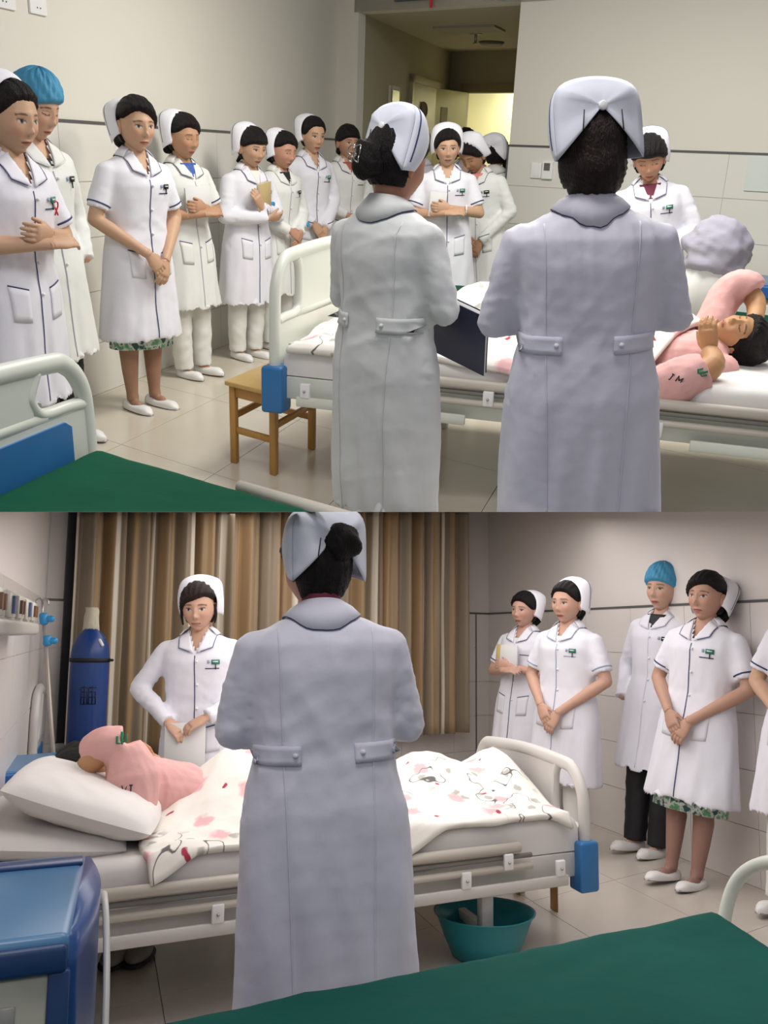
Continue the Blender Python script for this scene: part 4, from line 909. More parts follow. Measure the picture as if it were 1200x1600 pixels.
def quilt(bed, u0, u1, v0, v1, name, label, body, seed, nu=150, nv=110, drop=.0, base=.035, rag=.03, skew=0):
    """loose floral quilt lying over the patient; v from near side to far side"""
    us = np.linspace(0, 1, nu); vs = np.linspace(0, 1, nv); U_, V_ = np.meshgrid(us, vs, indexing='ij')
    edge = np.minimum.reduce([U_, 1-U_, V_, 1-V_])
    u = u0+(u1-u0)*U_+rag*np.sin(V_*9+seed)*(U_ > .5)*(U_-.5)*2+.02*np.sin(V_*14)+skew*U_*V_; v = v0+(v1-v0)*V_+rag*np.sin(U_*11+seed)*(1-V_)*1.2+.012*np.sin(U_*23)
    z = body(u, v)
    P = np.stack([u, v, z], -1).reshape(-1, 3)
    Q = np.stack([u*1.0, v*1.0, 0*z], -1).reshape(-1, 3)
    wr = folds(Q, 7, seed, st=(1, 1.0, 1))*.018+folds(Q, 16, seed+3, st=(1, .8, 1))*.010+folds(Q, 32, seed+9)*.004
    e = edge.ravel(); k = ss(e, 0, .06)
    P[:, 2] += base*(.35+.65*k)+wr*(.25+.75*k)
    W_ = np.array([bed.f(*p) for p in P]); flip = np.cross(bed.U[:2], bed.V[:2]) < 0
    Fc = [(i*nv+j, (i+1)*nv+j, (i+1)*nv+j+1, i*nv+j+1) for i in range(nu-1) for j in range(nv-1)]
    if flip: Fc = [tuple(reversed(q)) for q in Fc]
    o = mesh(name, W_, Fc, QUILT, pat=np.stack([u.ravel(), v.ravel(), 0*u.ravel()], -1)); sm = o.modifiers.new('thick', 'SOLIDIFY'); sm.thickness = .022; sm.offset = -1
    return tag(o, label, 'quilt')
def pillow(bed, u, v, z, size, rot, name, label, tilt=0, m=PILLOW, seed=1):
    n = 40; t = np.linspace(-1, 1, n); A, C = np.meshgrid(t, t, indexing='ij')
    h = (np.clip(1-A**4, 0, 1)*np.clip(1-C**4, 0, 1))**.55
    V = []
    for sg in (1, -1):
        P = np.stack([A*size[0]/2*(1-.06*C**2), C*size[1]/2*(1-.06*A**2), sg*h*size[2]/2+.0*A], -1).reshape(-1, 3)
        P[:, 2] += folds(P, 14, seed)*.010*h.ravel(); V.append(P)
    V = np.concatenate(V); c, s_ = math.cos(rot), math.sin(rot); ct, st = math.cos(tilt), math.sin(tilt)
    x, y, zz = V[:, 0]*ct-V[:, 2]*st, V[:, 1], V[:, 0]*st+V[:, 2]*ct
    W_ = [bed.f(u+c*a-s_*b, v+s_*a+c*b, z+q) for a, b, q in zip(x, y, zz)]
    Fc = [(i*n+j, (i+1)*n+j, (i+1)*n+j+1, i*n+j+1) for i in range(n-1) for j in range(n-1)]; Fc += [tuple(q+n*n for q in reversed(f)) for f in Fc]
    return tag(mesh(name, W_, Fc, m), label, 'pillow')
# patient's bed, upper ward
OT = T.atz(430, 605, .44); UT = XY(np.array([.964, -.262, 0])); VT = dL
def solve_top(room, x, y, P): return float(room.aty(x, y, P[1])[2])
topT = solve_top(T, 437, 470, OT)
def hump_headT(u, v): return .0*u
bedT = Bed(OT, UT, VT, 1.25, 2.75, SHEET, CREAM, None, top=.985, frame_z=.495, label='white hospital bed with the patient, foot end by the wooden stool, upper view', group=None, mz=.63)
def bodyT(u, v):
    z = .63+.0*u
    z = z+.16*g2(u, v, 1.15, .62, .75, .30)+.10*g2(u, v, .75, .60, .18, .22)+.05*g2(u, v, .25, .62, .12, .28)+.06*g2(u, v, 1.65, .7, .25, .3)
    z = z-np.clip(-.0-v, 0, .3)*1.0-np.clip(v-1.27, 0, .4)*.8
    return z
quilt(bedT, .06, 1.50, .0, 1.30, 'floral_quilt', 'cream floral quilt with pink blossoms over the patient, upper view', bodyT, 4, skew=.42)
# green sheeted bed in front, upper ward
OG = T.atz(138, 690, .52); UG = XY(T.atz(530, 801, .52)-OG); VG = dL
OG = OG-VG*1.3
bedG = Bed(OG, UG, VG, 1.3, 2.3, GREENS, CREAM, BLUEP, top=.80, ribdrop=.15, label='empty bed with green sheet and blue panelled end, lower left of the upper view', mz=.52, rail=False)
V, Fc = tube([bedG.f(.62, 1.33, .50), bedG.f(2.2, 1.33, .50)], .018, 10); mesh('guard_rail', V, Fc, RAIL, bedG.root)
# bed beyond the patient, upper ward
p3 = T.atz(705, 478, .52); OF = p3-UT*.30-VT*.0
bedF = Bed(OF, UT, VT, 1.05, 2.75, GREENS, CREAM, None, top=.5, label='far bed with a dark green sheet behind the patient bed, upper view', mz=.52, rail=False, foot=False)
# hooped end rail of the far bed
hp = empty('bed_end_rail', bedF.f(-.03, .5, 0)); bpy.data.objects.remove(hp); T.roots.pop()
tubes = MB(); P = smooth_path([bedF.f(-.04, -.02, .30), bedF.f(-.04, -.02, .66), bedF.f(-.04, .06, .76), bedF.f(-.04, .95, .76), bedF.f(-.04, 1.03, .66), bedF.f(-.04, 1.03, .30)], 5); tubes.add(*tube(P, .018, 10)); tubes.build('end_hoop', RAIL, bedF.root)
for v in np.linspace(.12, .90, 6): V, Fc = tube([bedF.f(-.04, v, .32), bedF.f(-.04, v, .76)], .010, 8); mesh('end_bar', V, Fc, RAIL, bedF.root)
# pillow
pillow(bedT, 2.42, .50, .71, (.62, .78, .16), .1, 'pillow', 'cream pillow under the head of the patient, upper view', tilt=.20, seed=3)
# wooden stool at the foot end
def stool(pts, zt, label, top_m=WOODT):
    """pts: three floor points: left, near, right leg"""
    A, N_, R_ = [np.array(p) for p in pts]; c = (A+R_)/2; D_ = A+R_-N_
    o = empty('wooden_stool', c, label, 'stool'); e1 = unit(A-N_); e2 = unit(R_-N_); l1 = np.linalg.norm(A-N_); l2 = np.linalg.norm(R_-N_)
    f = lambda x, y, z: tuple(N_+e1*x+e2*y+np.array([0, 0, z])); w_ = .038
    for x, y in ((0, 0), (l1, 0), (0, l2), (l1, l2)): bevel_box('leg', f, (x-w_/2, y-w_/2, 0), (x+w_/2, y+w_/2, zt-.02), WOOD, o, .003, 1)
    for z in (zt-.075, ):
        bevel_box('apron', f, (.0, -.012, z), (l1, .012, zt-.02), WOOD, o, .002, 1); bevel_box('apron', f, (.0, l2-.012, z), (l1, l2+.012, zt-.02), WOOD, o, .002, 1)
        bevel_box('apron', f, (-.012, 0, z), (.012, l2, zt-.02), WOOD, o, .002, 1); bevel_box('apron', f, (l1-.012, 0, z), (l1+.012, l2, zt-.02), WOOD, o, .002, 1)
    bevel_box('stretcher', f, (0, -.010, .15), (l1, .010, .18), WOOD, o, .002, 1); bevel_box('stretcher', f, (0, l2-.010, .15), (l1, l2+.010, .18), WOOD, o, .002, 1)
    bevel_box('stretcher', f, (-.010, 0, .215), (.010, l2, .245), WOOD, o, .002, 1); bevel_box('stretcher', f, (l1-.010, 0, .215), (l1+.010, l2, .245), WOOD, o, .002, 1)
    bevel_box('seat', f, (-.035, -.035, zt-.022), (l1+.035, l2+.035, zt), top_m, o, .005, 2); return o
n_ = T.atz(428, 741, 0); a_ = T.atz(367, 722, 0); r_ = T.atz(487, 701, 0); 
stool((a_, n_, r_), .40, 'yellow varnished wooden stool at the foot of the bed, upper view')
# bedside cabinet at far right
q = T.atz(1142, 436, .72); fK = lambda x, y, z: tuple(q*[1, 1, 0]+dB*x+dL*y+np.array([0, 0, z]))
kb = empty('bedside_cabinet', fK(.25, .25, 0), 'blue topped bedside cabinet at the right edge beyond the patient, upper view', 'cabinet')
sbox('top', (-.02, -.02, .68), (.62, .50, .72), BLUECAB, kb, f=fK, bev=.01); sbox('rim', (-.02, -.03, .62), (.62, -.0, .70), mat('cab_rim_blue', (.02, .11, .36), rough=.4), kb, f=fK, bev=.008); sbox('body', (0, 0, .0), (.60, .48, .63), CABCREAM, kb, f=fK)
sbox('drawer', (.03, -.012, .42), (.57, .0, .58), WHITE, kb, f=fK, bev=.004)
# people of the upper ward --------------------------------------------------
H_BANG = dict(front=.034, pw=5, thick=.012); H_PULL = dict(front=.062, thick=.007); H_SIDE = dict(front=.052, sweep=.012, thick=.011)
BUNLOW = dict(bun=((0, -.105, -.045), (.042, .034, .040)))
stock = (.36, .20, .13)
R, m, b = person(T, 'nurse at the far left edge with arms crossed low, short sleeves, red ribbon pin', (45, 772), (2, 116), 66, base=T.atz(45, 760, 0), top=.03, pose='fold', hem=.38, hair=dict(H_PULL, **BUNLOW), seed=2, shirt=None, spec=dict(face=1.02), cap_kw=dict(tilt=12), legs=TROUSER, nod=4)
def stick(R, x, z, pts, rad, m, name, off=.004):
    co = [c for c in R.children if c.name.startswith('coat')][0]; M = world_of(R); n = np.array(M.to_3x3()@Vector((0, 1, 0))); n = unit(n)
    ex = unit(np.array(M.to_3x3()@Vector((-1, 0, 0)))); ez = unit(np.array(M.to_3x3()@Vector((0, 0, 1)))); c = np.array(M@Vector((x, .12, z)))
    bv = BVHTree.FromPolygons([(world_of(co)@v.co) for v in co.data.vertices], [tuple(q.vertices) for q in co.data.polygons]); h = bv.ray_cast(Vector((c+n*.5).tolist()), Vector((-n).tolist()))
    c = (np.array(h[0]) if h[0] is not None else c)+n*off
    V, Fc = tube([c+ex*a+ez*b_ for a, b_ in pts], rad, 8); return mesh(name, V, Fc, m, co)
stick(R, -.145, 1.165, [(-.008, -.03), (.0, -.012), (.010, .004), (.010, .018), (0, .024), (-.010, .018), (-.010, .004), (0, -.012), (.008, -.03)], .0032, RED, 'red_ribbon_pin', .007)
R, m, b = person(T, 'nurse in blue bouffant cap and long coat with hands behind, against the left wall', (100, 690), (32, 106), 64, top=.035, pose='pocket', sleeve='long', hem=.40, coat=COATG, piping=COATG, cap='bouffant', hair=dict(H_PULL), seed=3, shirt=(BLACK, 'low'), head_turn=-6, nod=14, spec=dict(eyes_closed=True, skin=(.60, .36, .24)), badge=BLACK, legs=BLACK, pocket=False, wide=1.02)
person(T, 'nurse with floral skirt, bare legs and hair in a low bun, hands clasped low', (226, 636), (205, 156), 52, top=.005, pose='clasp_low', hem=.39, hair=dict(front=.056, sweep=.020, thick=.014, pw=2.6, bun=((0, -.118, -.055), (.040, .040, .052))), seed=4, cap_kw=dict(tilt=34, shift=(0, -.008, -.004)), skirt=True, shoe_style='flat', spec=dict(stocking=stock, face=1.05), badge=BLACK, head_turn=6, shirt=None, flare=1.05)
R, m, b = person(T, 'nurse with blue collar and arms folded over a white folder', (304, 586), (276, 176), 54, top=.02, pose='fold', hem=.44, coat=COATG, hair=dict(H_SIDE, bun=((0, -.10, -.05), (.045, .03, .045))), seed=5, cap_kw=dict(tilt=22), shirt=(BLUESHIRT, 'v'), legs=TROUSER, shoe_style='loafer', spec=dict(eyes_closed=True, face=1.06, skin=(.50, .28, .17)), nod=6, head_turn=-4, badge=False)
held_book(R, (.02, .165, 1.115), (.20, .17, .012), 'pale grey folder held under folded arms by the nurse in blue collar', PAPER, (0, .05, 0))
R, m, b = person(T, 'nurse with fringe holding a brown notebook against long sleeved coat', (385, 558), (388, 197), 48, top=.02, pose='fold_up', sleeve='long', hem=.40, hair=dict(H_BANG, locks=(([(0, -.09, -.05), (.02, -.11, -.10)], .02, .008),)), seed=6, cap_kw=dict(tilt=18, shift=(0, -.012, 0)), shirt=(WSHIRT, 'v'), legs=TROUSER, shoe_style='plain', nod=8, badge=BLACK, spec=dict(face=1.04))
held_book(R, (.005, .185, 1.165), (.125, .19, .022), 'brown kraft notebook held upright by the nurse with a fringe', KRAFT, (-.1, .18, .2), cat='notebook', name='notebook')
stick(R, -.115, 1.115, [(-.028, 0), (.028, 0)], .016, BLUEBR, 'blue_tag', .002)
R, m, b = person(T, 'plump nurse with hands clasped and a blue clip on her cuff, second after the notebook', (432, 543), (436, 204), 54, top=.02, pose='clasp', sleeve='long', hem=.42, coat=COATG, piping=COATG, hair=dict(H_SIDE, bun=((0, -.10, -.05), (.04, .03, .04))), seed=7, cap_kw=dict(tilt=24), shirt=(BLACK, 'v'), legs=TROUSER, spec=dict(eyes_closed=True, face=1.10, skin=(.52, .28, .19)), nod=8, wide=1.08, badge=BLACK)
V, Fc = capsule((-.105, .215, .975), (-.075, .235, .965), .013, .011, 8); mesh('blue_cuff_clip', V, Fc, BLUEBR, R, local=True)
person(T, 'tall slim nurse with pulled back hair and small badge near the wall corner', (478, 520), (485, 181), 38, top=.02, pose='clasp_low', sleeve='long', hem=.42, hair=dict(H_PULL), seed=8, cap_kw=dict(tilt=26), legs=TROUSER, wide=.94, badge=True, spec=dict(face=.95), nod=4)
person(T, 'woman with fringe and red collar in white coat, no cap, by the wall corner', (530, 505), (541, 199), 34, top=.0, pose='clasp', sleeve='long', hem=.42, coat=COATG, cap=None, hair=dict(front=.036, pw=3, thick=.012, bun=((0, -.09, -.05), (.04, .03, .04))), seed=9, shirt=(REDSHIRT, 'v'), legs=TROUSER, wide=1.0, badge=False, spec=dict(skin=(.5, .28, .18)))
R, m, b = person(T, 'nurse facing front with crossed wrists, white bracelet and green badge, in the opening', (693, 548), (699, 197), 2, top=.03, pose='fold', hem=.42, hair=dict(front=.052, sweep=-.008, thick=.009), seed=10, cap_kw=dict(tilt=2, stripe=LILAC), legs=TROUSER, shirt=(WSHIRT, 'low'), badge=True, spec=dict(face=.97), nod=3)
held_book(R, (.075, .155, 1.10), (.12, .17, .012), 'small white booklet held by the nurse with the bracelet', PAPER, (0, -.12, 0), cat='booklet', name='booklet')
V, Fc = tube([tuple(np.array((-.135, .142, 1.062))+.032*np.array((0, math.cos(a), math.sin(a)))) for a in np.linspace(0, 2*math.pi, 18)], .006, 8, cap=False); mesh('bracelet', V, Fc, WHITE, R, local=True)
person(T, 'nurse looking down with a pink collar, behind the one with the bracelet', (762, 532), (746, 205), -30, top=.03, pose='clasp_low', sleeve='long', hem=.42, coat=COATG, hair=dict(H_SIDE, thick=.014), seed=11, cap_kw=dict(tilt=-6, stripe=False), legs=TROUSER, shirt=(mat('pink_collar', (.7, .25, .22), rough=.7), 'v'), nod=26, head_turn=14, badge=BLACK, spec=dict(eyes_closed=True, skin=(.42, .22, .13)))
person(T, 'capped dark haired nurse mostly hidden, turned away behind the nurse looking down', (772, 508), (774, 212), 150, top=.02, pose='side', sleeve='long', hem=.42, coat=COATG, hair=dict(H_SIDE, thick=.016), seed=12, cap_kw=dict(tilt=10, stripe=False), legs=TROUSER, wide=.85, badge=False)
person(T, 'dark haired woman half hidden by the edge of the opening', (790, 500), (801, 236), 60, top=0, pose='side', sleeve='long', hem=.42, coat=COATG, cap=None, hair=dict(H_SIDE, thick=.018), seed=13, legs=TROUSER, wide=.8, badge=False)
person(T, 'woman in the passage with light brown hair, behind the nurse with the hair clip', (655, 520), (655, 200), -40, top=0, pose='side', sleeve='long', hem=.42, coat=GREYU, piping=GREYU, cap=None, hair=dict(H_SIDE, thick=.018), hairm=BROWNHAIR, seed=14, legs=BLACK, wide=.9, badge=False, shirt=(GREYU, 'v'))
person(T, 'dark capped woman farthest back between two nurses in the opening', (727, 500), (727, 205), 0, top=.0, pose='side', sleeve='long', hem=.42, coat=GREYU, piping=GREYU, cap=None, hair=dict(front=.03, thick=.018), seed=15, legs=BLACK, wide=.85, badge=False)
# nurse with hair clip, back to the camera
R, m, b = person(T, 'nurse seen from behind with a butterfly hair clip, beside the wooden stool', (598, 900), (604, 177), 138, base=T.atz(600, 900, 0), top=.03, pose='read', sleeve='long', hem=.27, coat=COATD, hairm=HAIR, hair=dict(front=.06, thick=.012, bun=((-.0, -.110, .0), (.050, .042, .055)), clip=(-.01, -.155, .005), nape=-.07), seed=21, back_detail=True, cap_kw=dict(tilt=-6, backm=CAPB, stripe=True, shift=(0, .012, .006)), nod=10, head_turn=6, spec=dict(skin=(.42, .20, .13)), legs=TROUSER, wide=1.08, elb=.84, voxel=.0095, flare=.90)
held_book(R, (.15, .20, .93), (.24, .30, .02), 'dark navy folder held by the nurse with the butterfly hair clip', mat('navy_folder', (.015, .02, .06), rough=.5), (.6, .4, 0))
# big nurse from behind
R, m, b = person(T, 'largest nurse seen from behind with bobbed brown hair and buttoned cap, upper view', (880, 1000), (930, 147), 176, base=T.atz(893, 990, 0), top=.03, pose='read', sleeve='long', hem=.36, coat=COATB, hairm=HAIRB, hair=dict(front=.06, thick=.012, nape=-.098, bob=1), seed=22, back_detail=True, cap_kw=dict(tilt=-8, backm=CAPB, stripe=True, shift=(0, .004, .012), width=1.12, hgt=1.1), nod=6, head_turn=-14, legs=TROUSER, wide=1.14, elb=.88, voxel=.0088, flare=.97)
# nurse opposite, maroon collar
person(T, 'nurse with maroon collar looking down at the patient, right of the large nurse', (1020, 620), (1014, 202), -12, top=.02, pose='clasp', sleeve='long', hem=.44, hair=dict(H_BANG, thick=.018), seed=23, cap_kw=dict(tilt=12, shift=(0, -.01, 0)), shirt=(MAROON, 'v'), nod=18, head_turn=4, legs=TROUSER, spec=dict(eyes_closed=True, skin=(.50, .27, .17)), wide=1.05)
# ---------------------------------------------------------------- patients (limbs given by pixel and depth plane of the bed)
def bedpt(room, bed, x, y, v):
    n = np.array([-bed.U[1], bed.U[0], 0]); return room.onplane(x, y, np.array(bed.f(0, v, 0)), n)
def letter(parent, ch, c, ex, ez, en, h, m=BLACK):
    """one printed letter, laid on the sleeve: c centre, ex right, ez up, en outward"""
    st = {'I': [((0, -.5), (0, .5)), ((-.22, .5), (.22, .5)), ((-.22, -.5), (.22, -.5))], 'M': [((-.4, -.5), (-.4, .5)), ((-.4, .5), (0, -.2)), ((0, -.2), (.4, .5)), ((.4, .5), (.4, -.5))], 'V': [((-.35, .5), (0, -.5)), ((0, -.5), (.35, .5))]}[ch]
    mb = MB()
    for a, b in st: mb.add(*tube([c+ex*a[0]*h+ez*a[1]*h, c+ex*b[0]*h+ez*b[1]*h], .0022, 6))
    mb.build('printed_letter', m, parent)
def cactus(parent, c, ex, ez, s_, m):
    mb = MB()
    for pts, r in (([(0, -.5), (0, .5)], .09), ([(0, -.1), (.28, -.05), (.28, .35)], .07), ([(0, -.2), (-.28, -.15), (-.28, .25)], .07)):
        mb.add(*tube([c+ex*a*s_+ez*b*s_ for a, b in pts], r*s_, 8))
    mb.build('cactus_print', m, parent)
CACT = mat('cactus_green', (.02, .20, .10), rough=.8)
def patient(room, bed, label, head, headm, arms, torso, sleeves, hands, seed, hairextra=()):
    global CUR
    CUR = room; R0 = empty('person', head*[1, 1, 0]+np.array([0, 0, .6]), label, 'person', 'patient')
    del R0['group']
    mb = MB()
    for pts, rr in arms: mb.add(*tube(smooth_path(pts, 5), list(np.interp(np.linspace(0, 1, (len(pts)-1)*5+1), np.linspace(0, 1, len(rr)), rr)), 14))
    hms, hat = [], []
    for w_, d_, pn, sd in hands: hms.append(MB()); hat.append(np.array(w_)); hand(hms[-1], w_, d_, pn, sd, 1.05, 1.0)
    V, Nn, Fc = remesh(mb, .0065, 2); V, Fc = join_hands(V, Fc, hms, hat)
    hv, hf, hc = head_geo(dict(eyes_closed=True, skin=(.50, .27, .13)), False); H = np.array(headm); hv = hv@H[:3, :3].T+H[:3, 3]
    am = MB(); am.add(V, Fc); am.add(hv, hf); am.F.append((0, len(V), len(V)+1)); am.build('body', SKIN, R0, colr=np.concatenate([np.tile((.50, .27, .13), (len(V), 1)), hc]))
    hb = hair_geo(dict(front=.05, thick=.016, nape=-.10, puff=.006), seed); 
    for c, r in hairextra: hb.add(*blob(c, r, 28, 18, lambda d: 1+.06*math.sin(7*d[0]+5*d[2])))
    Hv = hb.arr()@H[:3, :3].T+H[:3, 3]; mesh('hair', Hv, hb.F, HAIR, R0)
    cb = MB()
    for pts, rr in sleeves: cb.add(*tube(smooth_path(pts, 5), list(np.interp(np.linspace(0, 1, (len(pts)-1)*5+1), np.linspace(0, 1, len(rr)), rr)), 20))
    for pts, rr in torso: cb.add(*tube(smooth_path(pts, 4), [tuple(x) for x in np.stack([np.interp(np.linspace(0, 1, (len(pts)-1)*4+1), np.linspace(0, 1, len(rr)), [q[k] for q in rr]) for k in (0, 1)], 1)], 24))
    V, Nn, Fc = remesh(cb, .009, 4); V = V+Nn*(.010*folds(V, 14, seed)+.007*folds(V, 30, seed+4))[:, None]
    return R0, mesh('shirt', V, Fc, PINK, R0)
def basis(ex, ey, ez, c, s=1.0):
    ex, ey, ez = [np.array(a, float) for a in (ex, ey, ez)]; ez = unit(ez); ey = unit(ey-np.dot(ey, ez)*ez); ex = np.cross(ey, ez)
    m = Matrix(np.column_stack([ex*s, ey*s, ez*s]).tolist()).to_4x4(); m.translation = Vector(c.tolist()); return m
UP = np.array([0, 0, 1.])
def add_patient_T():
    q = lambda x, y, v: bedpt(T, bedT, x, y, v); U, Vd = bedT.U, bedT.V
    hc = q(1152, 524, .52); hm = basis([0, 0, 0], -Vd*.45+UP*.60-U*.30, U*.95+UP*.02, hc, 1.02)
    near = [q(1018, 612, .06), q(1060, 598, .05), q(1102, 580, .08)]; far = [q(1112, 515, .72), q(1130, 468, .80), q(1158, 446, .82), q(1176, 458, .80)]
    arms = [([q(1085, 592, .1), q(1120, 575, .45), q(1180, 500, .68)], [.04, .05, .035]), ([q(1085, 592, .08), q(1114, 570, .12), q(1108, 548, .20)], [.055, .048, .034]), ([far[2], q(1180, 470, .80), q(1180, 500, .68)], [.045, .045, .035])]
    hands = [(q(1110, 552, .20), unit(U*-.25+UP*.9), Vd+U*.4, 1)]
    torso = [([q(1125, 575, .50), q(1095, 560, .52), q(1050, 560, .55), q(900, 570, .6)], [(.12, .10), (.18, .12), (.20, .12), (.18, .10)])]
    sl = [(near, [.088, .100, .080]), (far, [.085, .080, .078, .070]), ([near[0], q(1040, 590, .45), q(1080, 560, .6)], [.07, .09, .10]), ([q(1100, 585, .30), q(1140, 575, .42)], [.06, .06])]
    R0, sh = patient(T, bedT, 'patient in pink shirt lying with raised arms, head on the pillow, upper view', hc, hm, arms, torso, sl, hands, 41, [((.0, -.045, .03), (.10, .11, .125))])
    n = unit(-Vd+UP*.7); 
    for ch, x, y in (('I', 1048, 596), ('M', 1060, 602)):
        c = q(x, y, .0)-Vd*.0; letter(sh, ch, surf(sh, c, n), unit(U-UP*.5), unit(UP+U*.5), n, .024)
    cactus(sh, surf(sh, q(1094, 588, .02), n), unit(U*.5-UP), unit(U+UP*.3), .05, CACT)
    return R0
def surf(o, c, n):
    """the point of a mesh object's surface nearest the viewer's side along -n"""
    M = world_of(o); bv = BVHTree.FromPolygons([M@v.co for v in o.data.vertices], [tuple(p.vertices) for p in o.data.polygons])
    h = bv.ray_cast(Vector((np.array(c)+n*.4).tolist()), Vector((-n).tolist()))
    return np.array(h[0])+n*.002 if h[0] is not None else np.array(c)
add_patient_T()
# invented lilac lump, stands in for a smeared patch beside the maroon-collared nurse
q0 = T.aty(1122, 392, 5.3)
V, Fc = blob((q0[0], q0[1], q0[2]), (.20, .15, .19), 60, 40); V = np.array(V); Nn = unit_rows = (V-q0)/np.linalg.norm(V-q0, axis=1, keepdims=True); V = V+Nn*(.05*folds(V, 7, 5, st=(1, 1, 1))+.02*folds(V, 20, 6, st=(1, 1, 1)))[:, None]
ln = mesh('smear_stand_in', V, Fc, mat('lilac_stand_in', (.34, .33, .40), rough=.9, bump=.4, bscale=8)); tag(ln, 'made-up pale lilac lump standing in for a smeared patch beside the nurse in maroon collar', 'stand-in')
V, Fc = loft([ell(q0[0]-.03, q0[1], z, a, b_, 30) for z, a, b_ in ((.54, .15, .12), (.8, .14, .11), (q0[2]-.08, .13, .11))]); V = np.array(V)
tag(mesh('folded_sheet', V+np.random.RandomState(2).randn(len(V), 1)*.002, Fc, COATG), 'white sheet hanging below the made-up lilac lump onto the far bed', 'sheet')

# ================================================================ lower ward
CUR = B
rB = XY(B.d(157, 988)); P0 = B.atz(927, 1287, 0); nr = np.array([rB[1], -rB[0], 0]); nrp = np.array([-rB[1], rB[0], 0])
cR = B.atz(763, 1224, 0); 
tt_ = np.dot(cR-P0, rB); cR = P0+rB*tt_
cLft = B.atz(50, 1318, 0); dK = XY(cR-cLft)             # along the back wall, to the right
wk, fK2, LK = wall('wall_back', cLft-dK*.0, cR, 0, 3.0, WALLB); wall_tiles(wk, fK2, LK, .6, .3, 1.5, WALLTB)
tag(mesh('trim_5', *box8(fK2, (0, -.010, 1.497), (LK, .0, 1.512)), LINE, smooth=False), kind='structure')
a = LK-.17
tag(mesh('trim_6', *box8(fK2, (a-.006, -.010, 0), (a+.006, .0, 1.5)), LINE, smooth=False), kind='structure')
rEnd = P0-rB*4.6
wr2, fR2, LR2 = wall('wall_right', cR, rEnd, 0, 3.0, WALLB); wall_tiles(wr2, fR2, LR2, .6, .3, 1.5, WALLTB)
tag(mesh('trim_7', *box8(fR2, (0, -.010, 1.497), (LR2, .0, 1.512)), LINE, smooth=False), kind='structure')
wl2, fL2, LL2 = wall('wall_left', cLft-rB*5.2, cLft, 0, 3.0, WALLB); wall_tiles(wl2, fL2, LL2, .6, .3, 1.5, WALLTB)
fl2 = mesh('floor', *box8(lambda x, y, z: (x, y, z), (-4, .3, -.12), (4.5, 10, -.008)), FGROUT, smooth=False); fl2['kind'] = 'structure'
J2 = B.atz(960, 1375, 0)
floor_tiles(fl2, J2, rB, dK, 1.0, .665, -5, 5, -7, 3, TILEB, lambda c: c[1] > 1.2 and abs(c[0]) < 3.4)
# curtain
cu = empty('curtain', cLft+dK*1.8-np.array([0, 0, 0])+UP*.3, 'long brown and gold striped curtain in deep pleats across the window wall', 'curtain')
def backx(x, off=.16):
    n = np.array([-dK[1], dK[0], 0]); P_ = cLft-n*off; qq = B.onplane(x, 1100, P_, n); return float(np.dot(qq-P_, dK))
s0, s1 = backx(106), backx(732); zb = float(B.onplane(700, 1146, cLft-np.array([-dK[1], dK[0], 0])*.16, np.array([-dK[1], dK[0], 0]))[2])
n1, n2 = 520, 24; V, C = [], []
ss_ = np.linspace(s0, s1, n1); rr = np.random.RandomState(5)
NP = 21; ph = 2*math.pi*NP*(ss_-s0)/(s1-s0)+.7*np.sin(np.linspace(0, 9, n1))+.5*np.sin(np.linspace(1, 23, n1))
for j in range(n2):
    z = zb+(3.0-zb)*j/(n2-1)
    dep = .045*np.sin(ph+.12*math.sin(j*.5))+.018*np.sin(2.3*ph+1+.1*j/6)
    for k in range(n1):
        p = fK2(ss_[k]+.01*math.cos(ph[k]), -.16+dep[k], z); V.append(p)
        if j == 0:
            pass
st = (np.sin(ph*.5+.6)); cc = []
for k in range(n1):
    w1 = .5+.5*math.sin(ph[k]*.5); base = np.array((.36, .235, .12))*(1-w1)+np.array((.32, .255, .18))*w1
    fq = (ph[k]/(2*math.pi)*.62) % 1.0
    if fq < .10: base = np.array((.74, .66, .54))
    elif fq < .20: base = np.array((.23, .17, .105))
    elif .5 < fq < .62: base = np.array((.44, .29, .14))
    cc.append(base)
C = np.tile(np.array(cc), (n2, 1)); C = np.repeat(np.array(cc)[None], n2, 0).reshape(-1, 3)
Fc = [(j*n1+k, j*n1+k+1, (j+1)*n1+k+1, (j+1)*n1+k) for j in range(n2-1) for k in range(n1-1)]
o = mesh('curtain_panel', V, Fc, CURT, cu, colr=C); o.modifiers.new('thick', 'SOLIDIFY').thickness = .004
# window frame edge left of the curtain
sx = backx(99, .02); tag(mesh('window_1', *box8(fK2, (sx-.03, -.02, .6), (sx+2.6, .0, 2.6)), mat('window_frame_dark', (.07, .07, .08), rough=.4), smooth=False), kind='structure')
tag(mesh('window_sill', *box8(fK2, (sx-.05, -.05, .57), (sx+2.65, .0, .60)), WHITE, smooth=False), kind='structure')
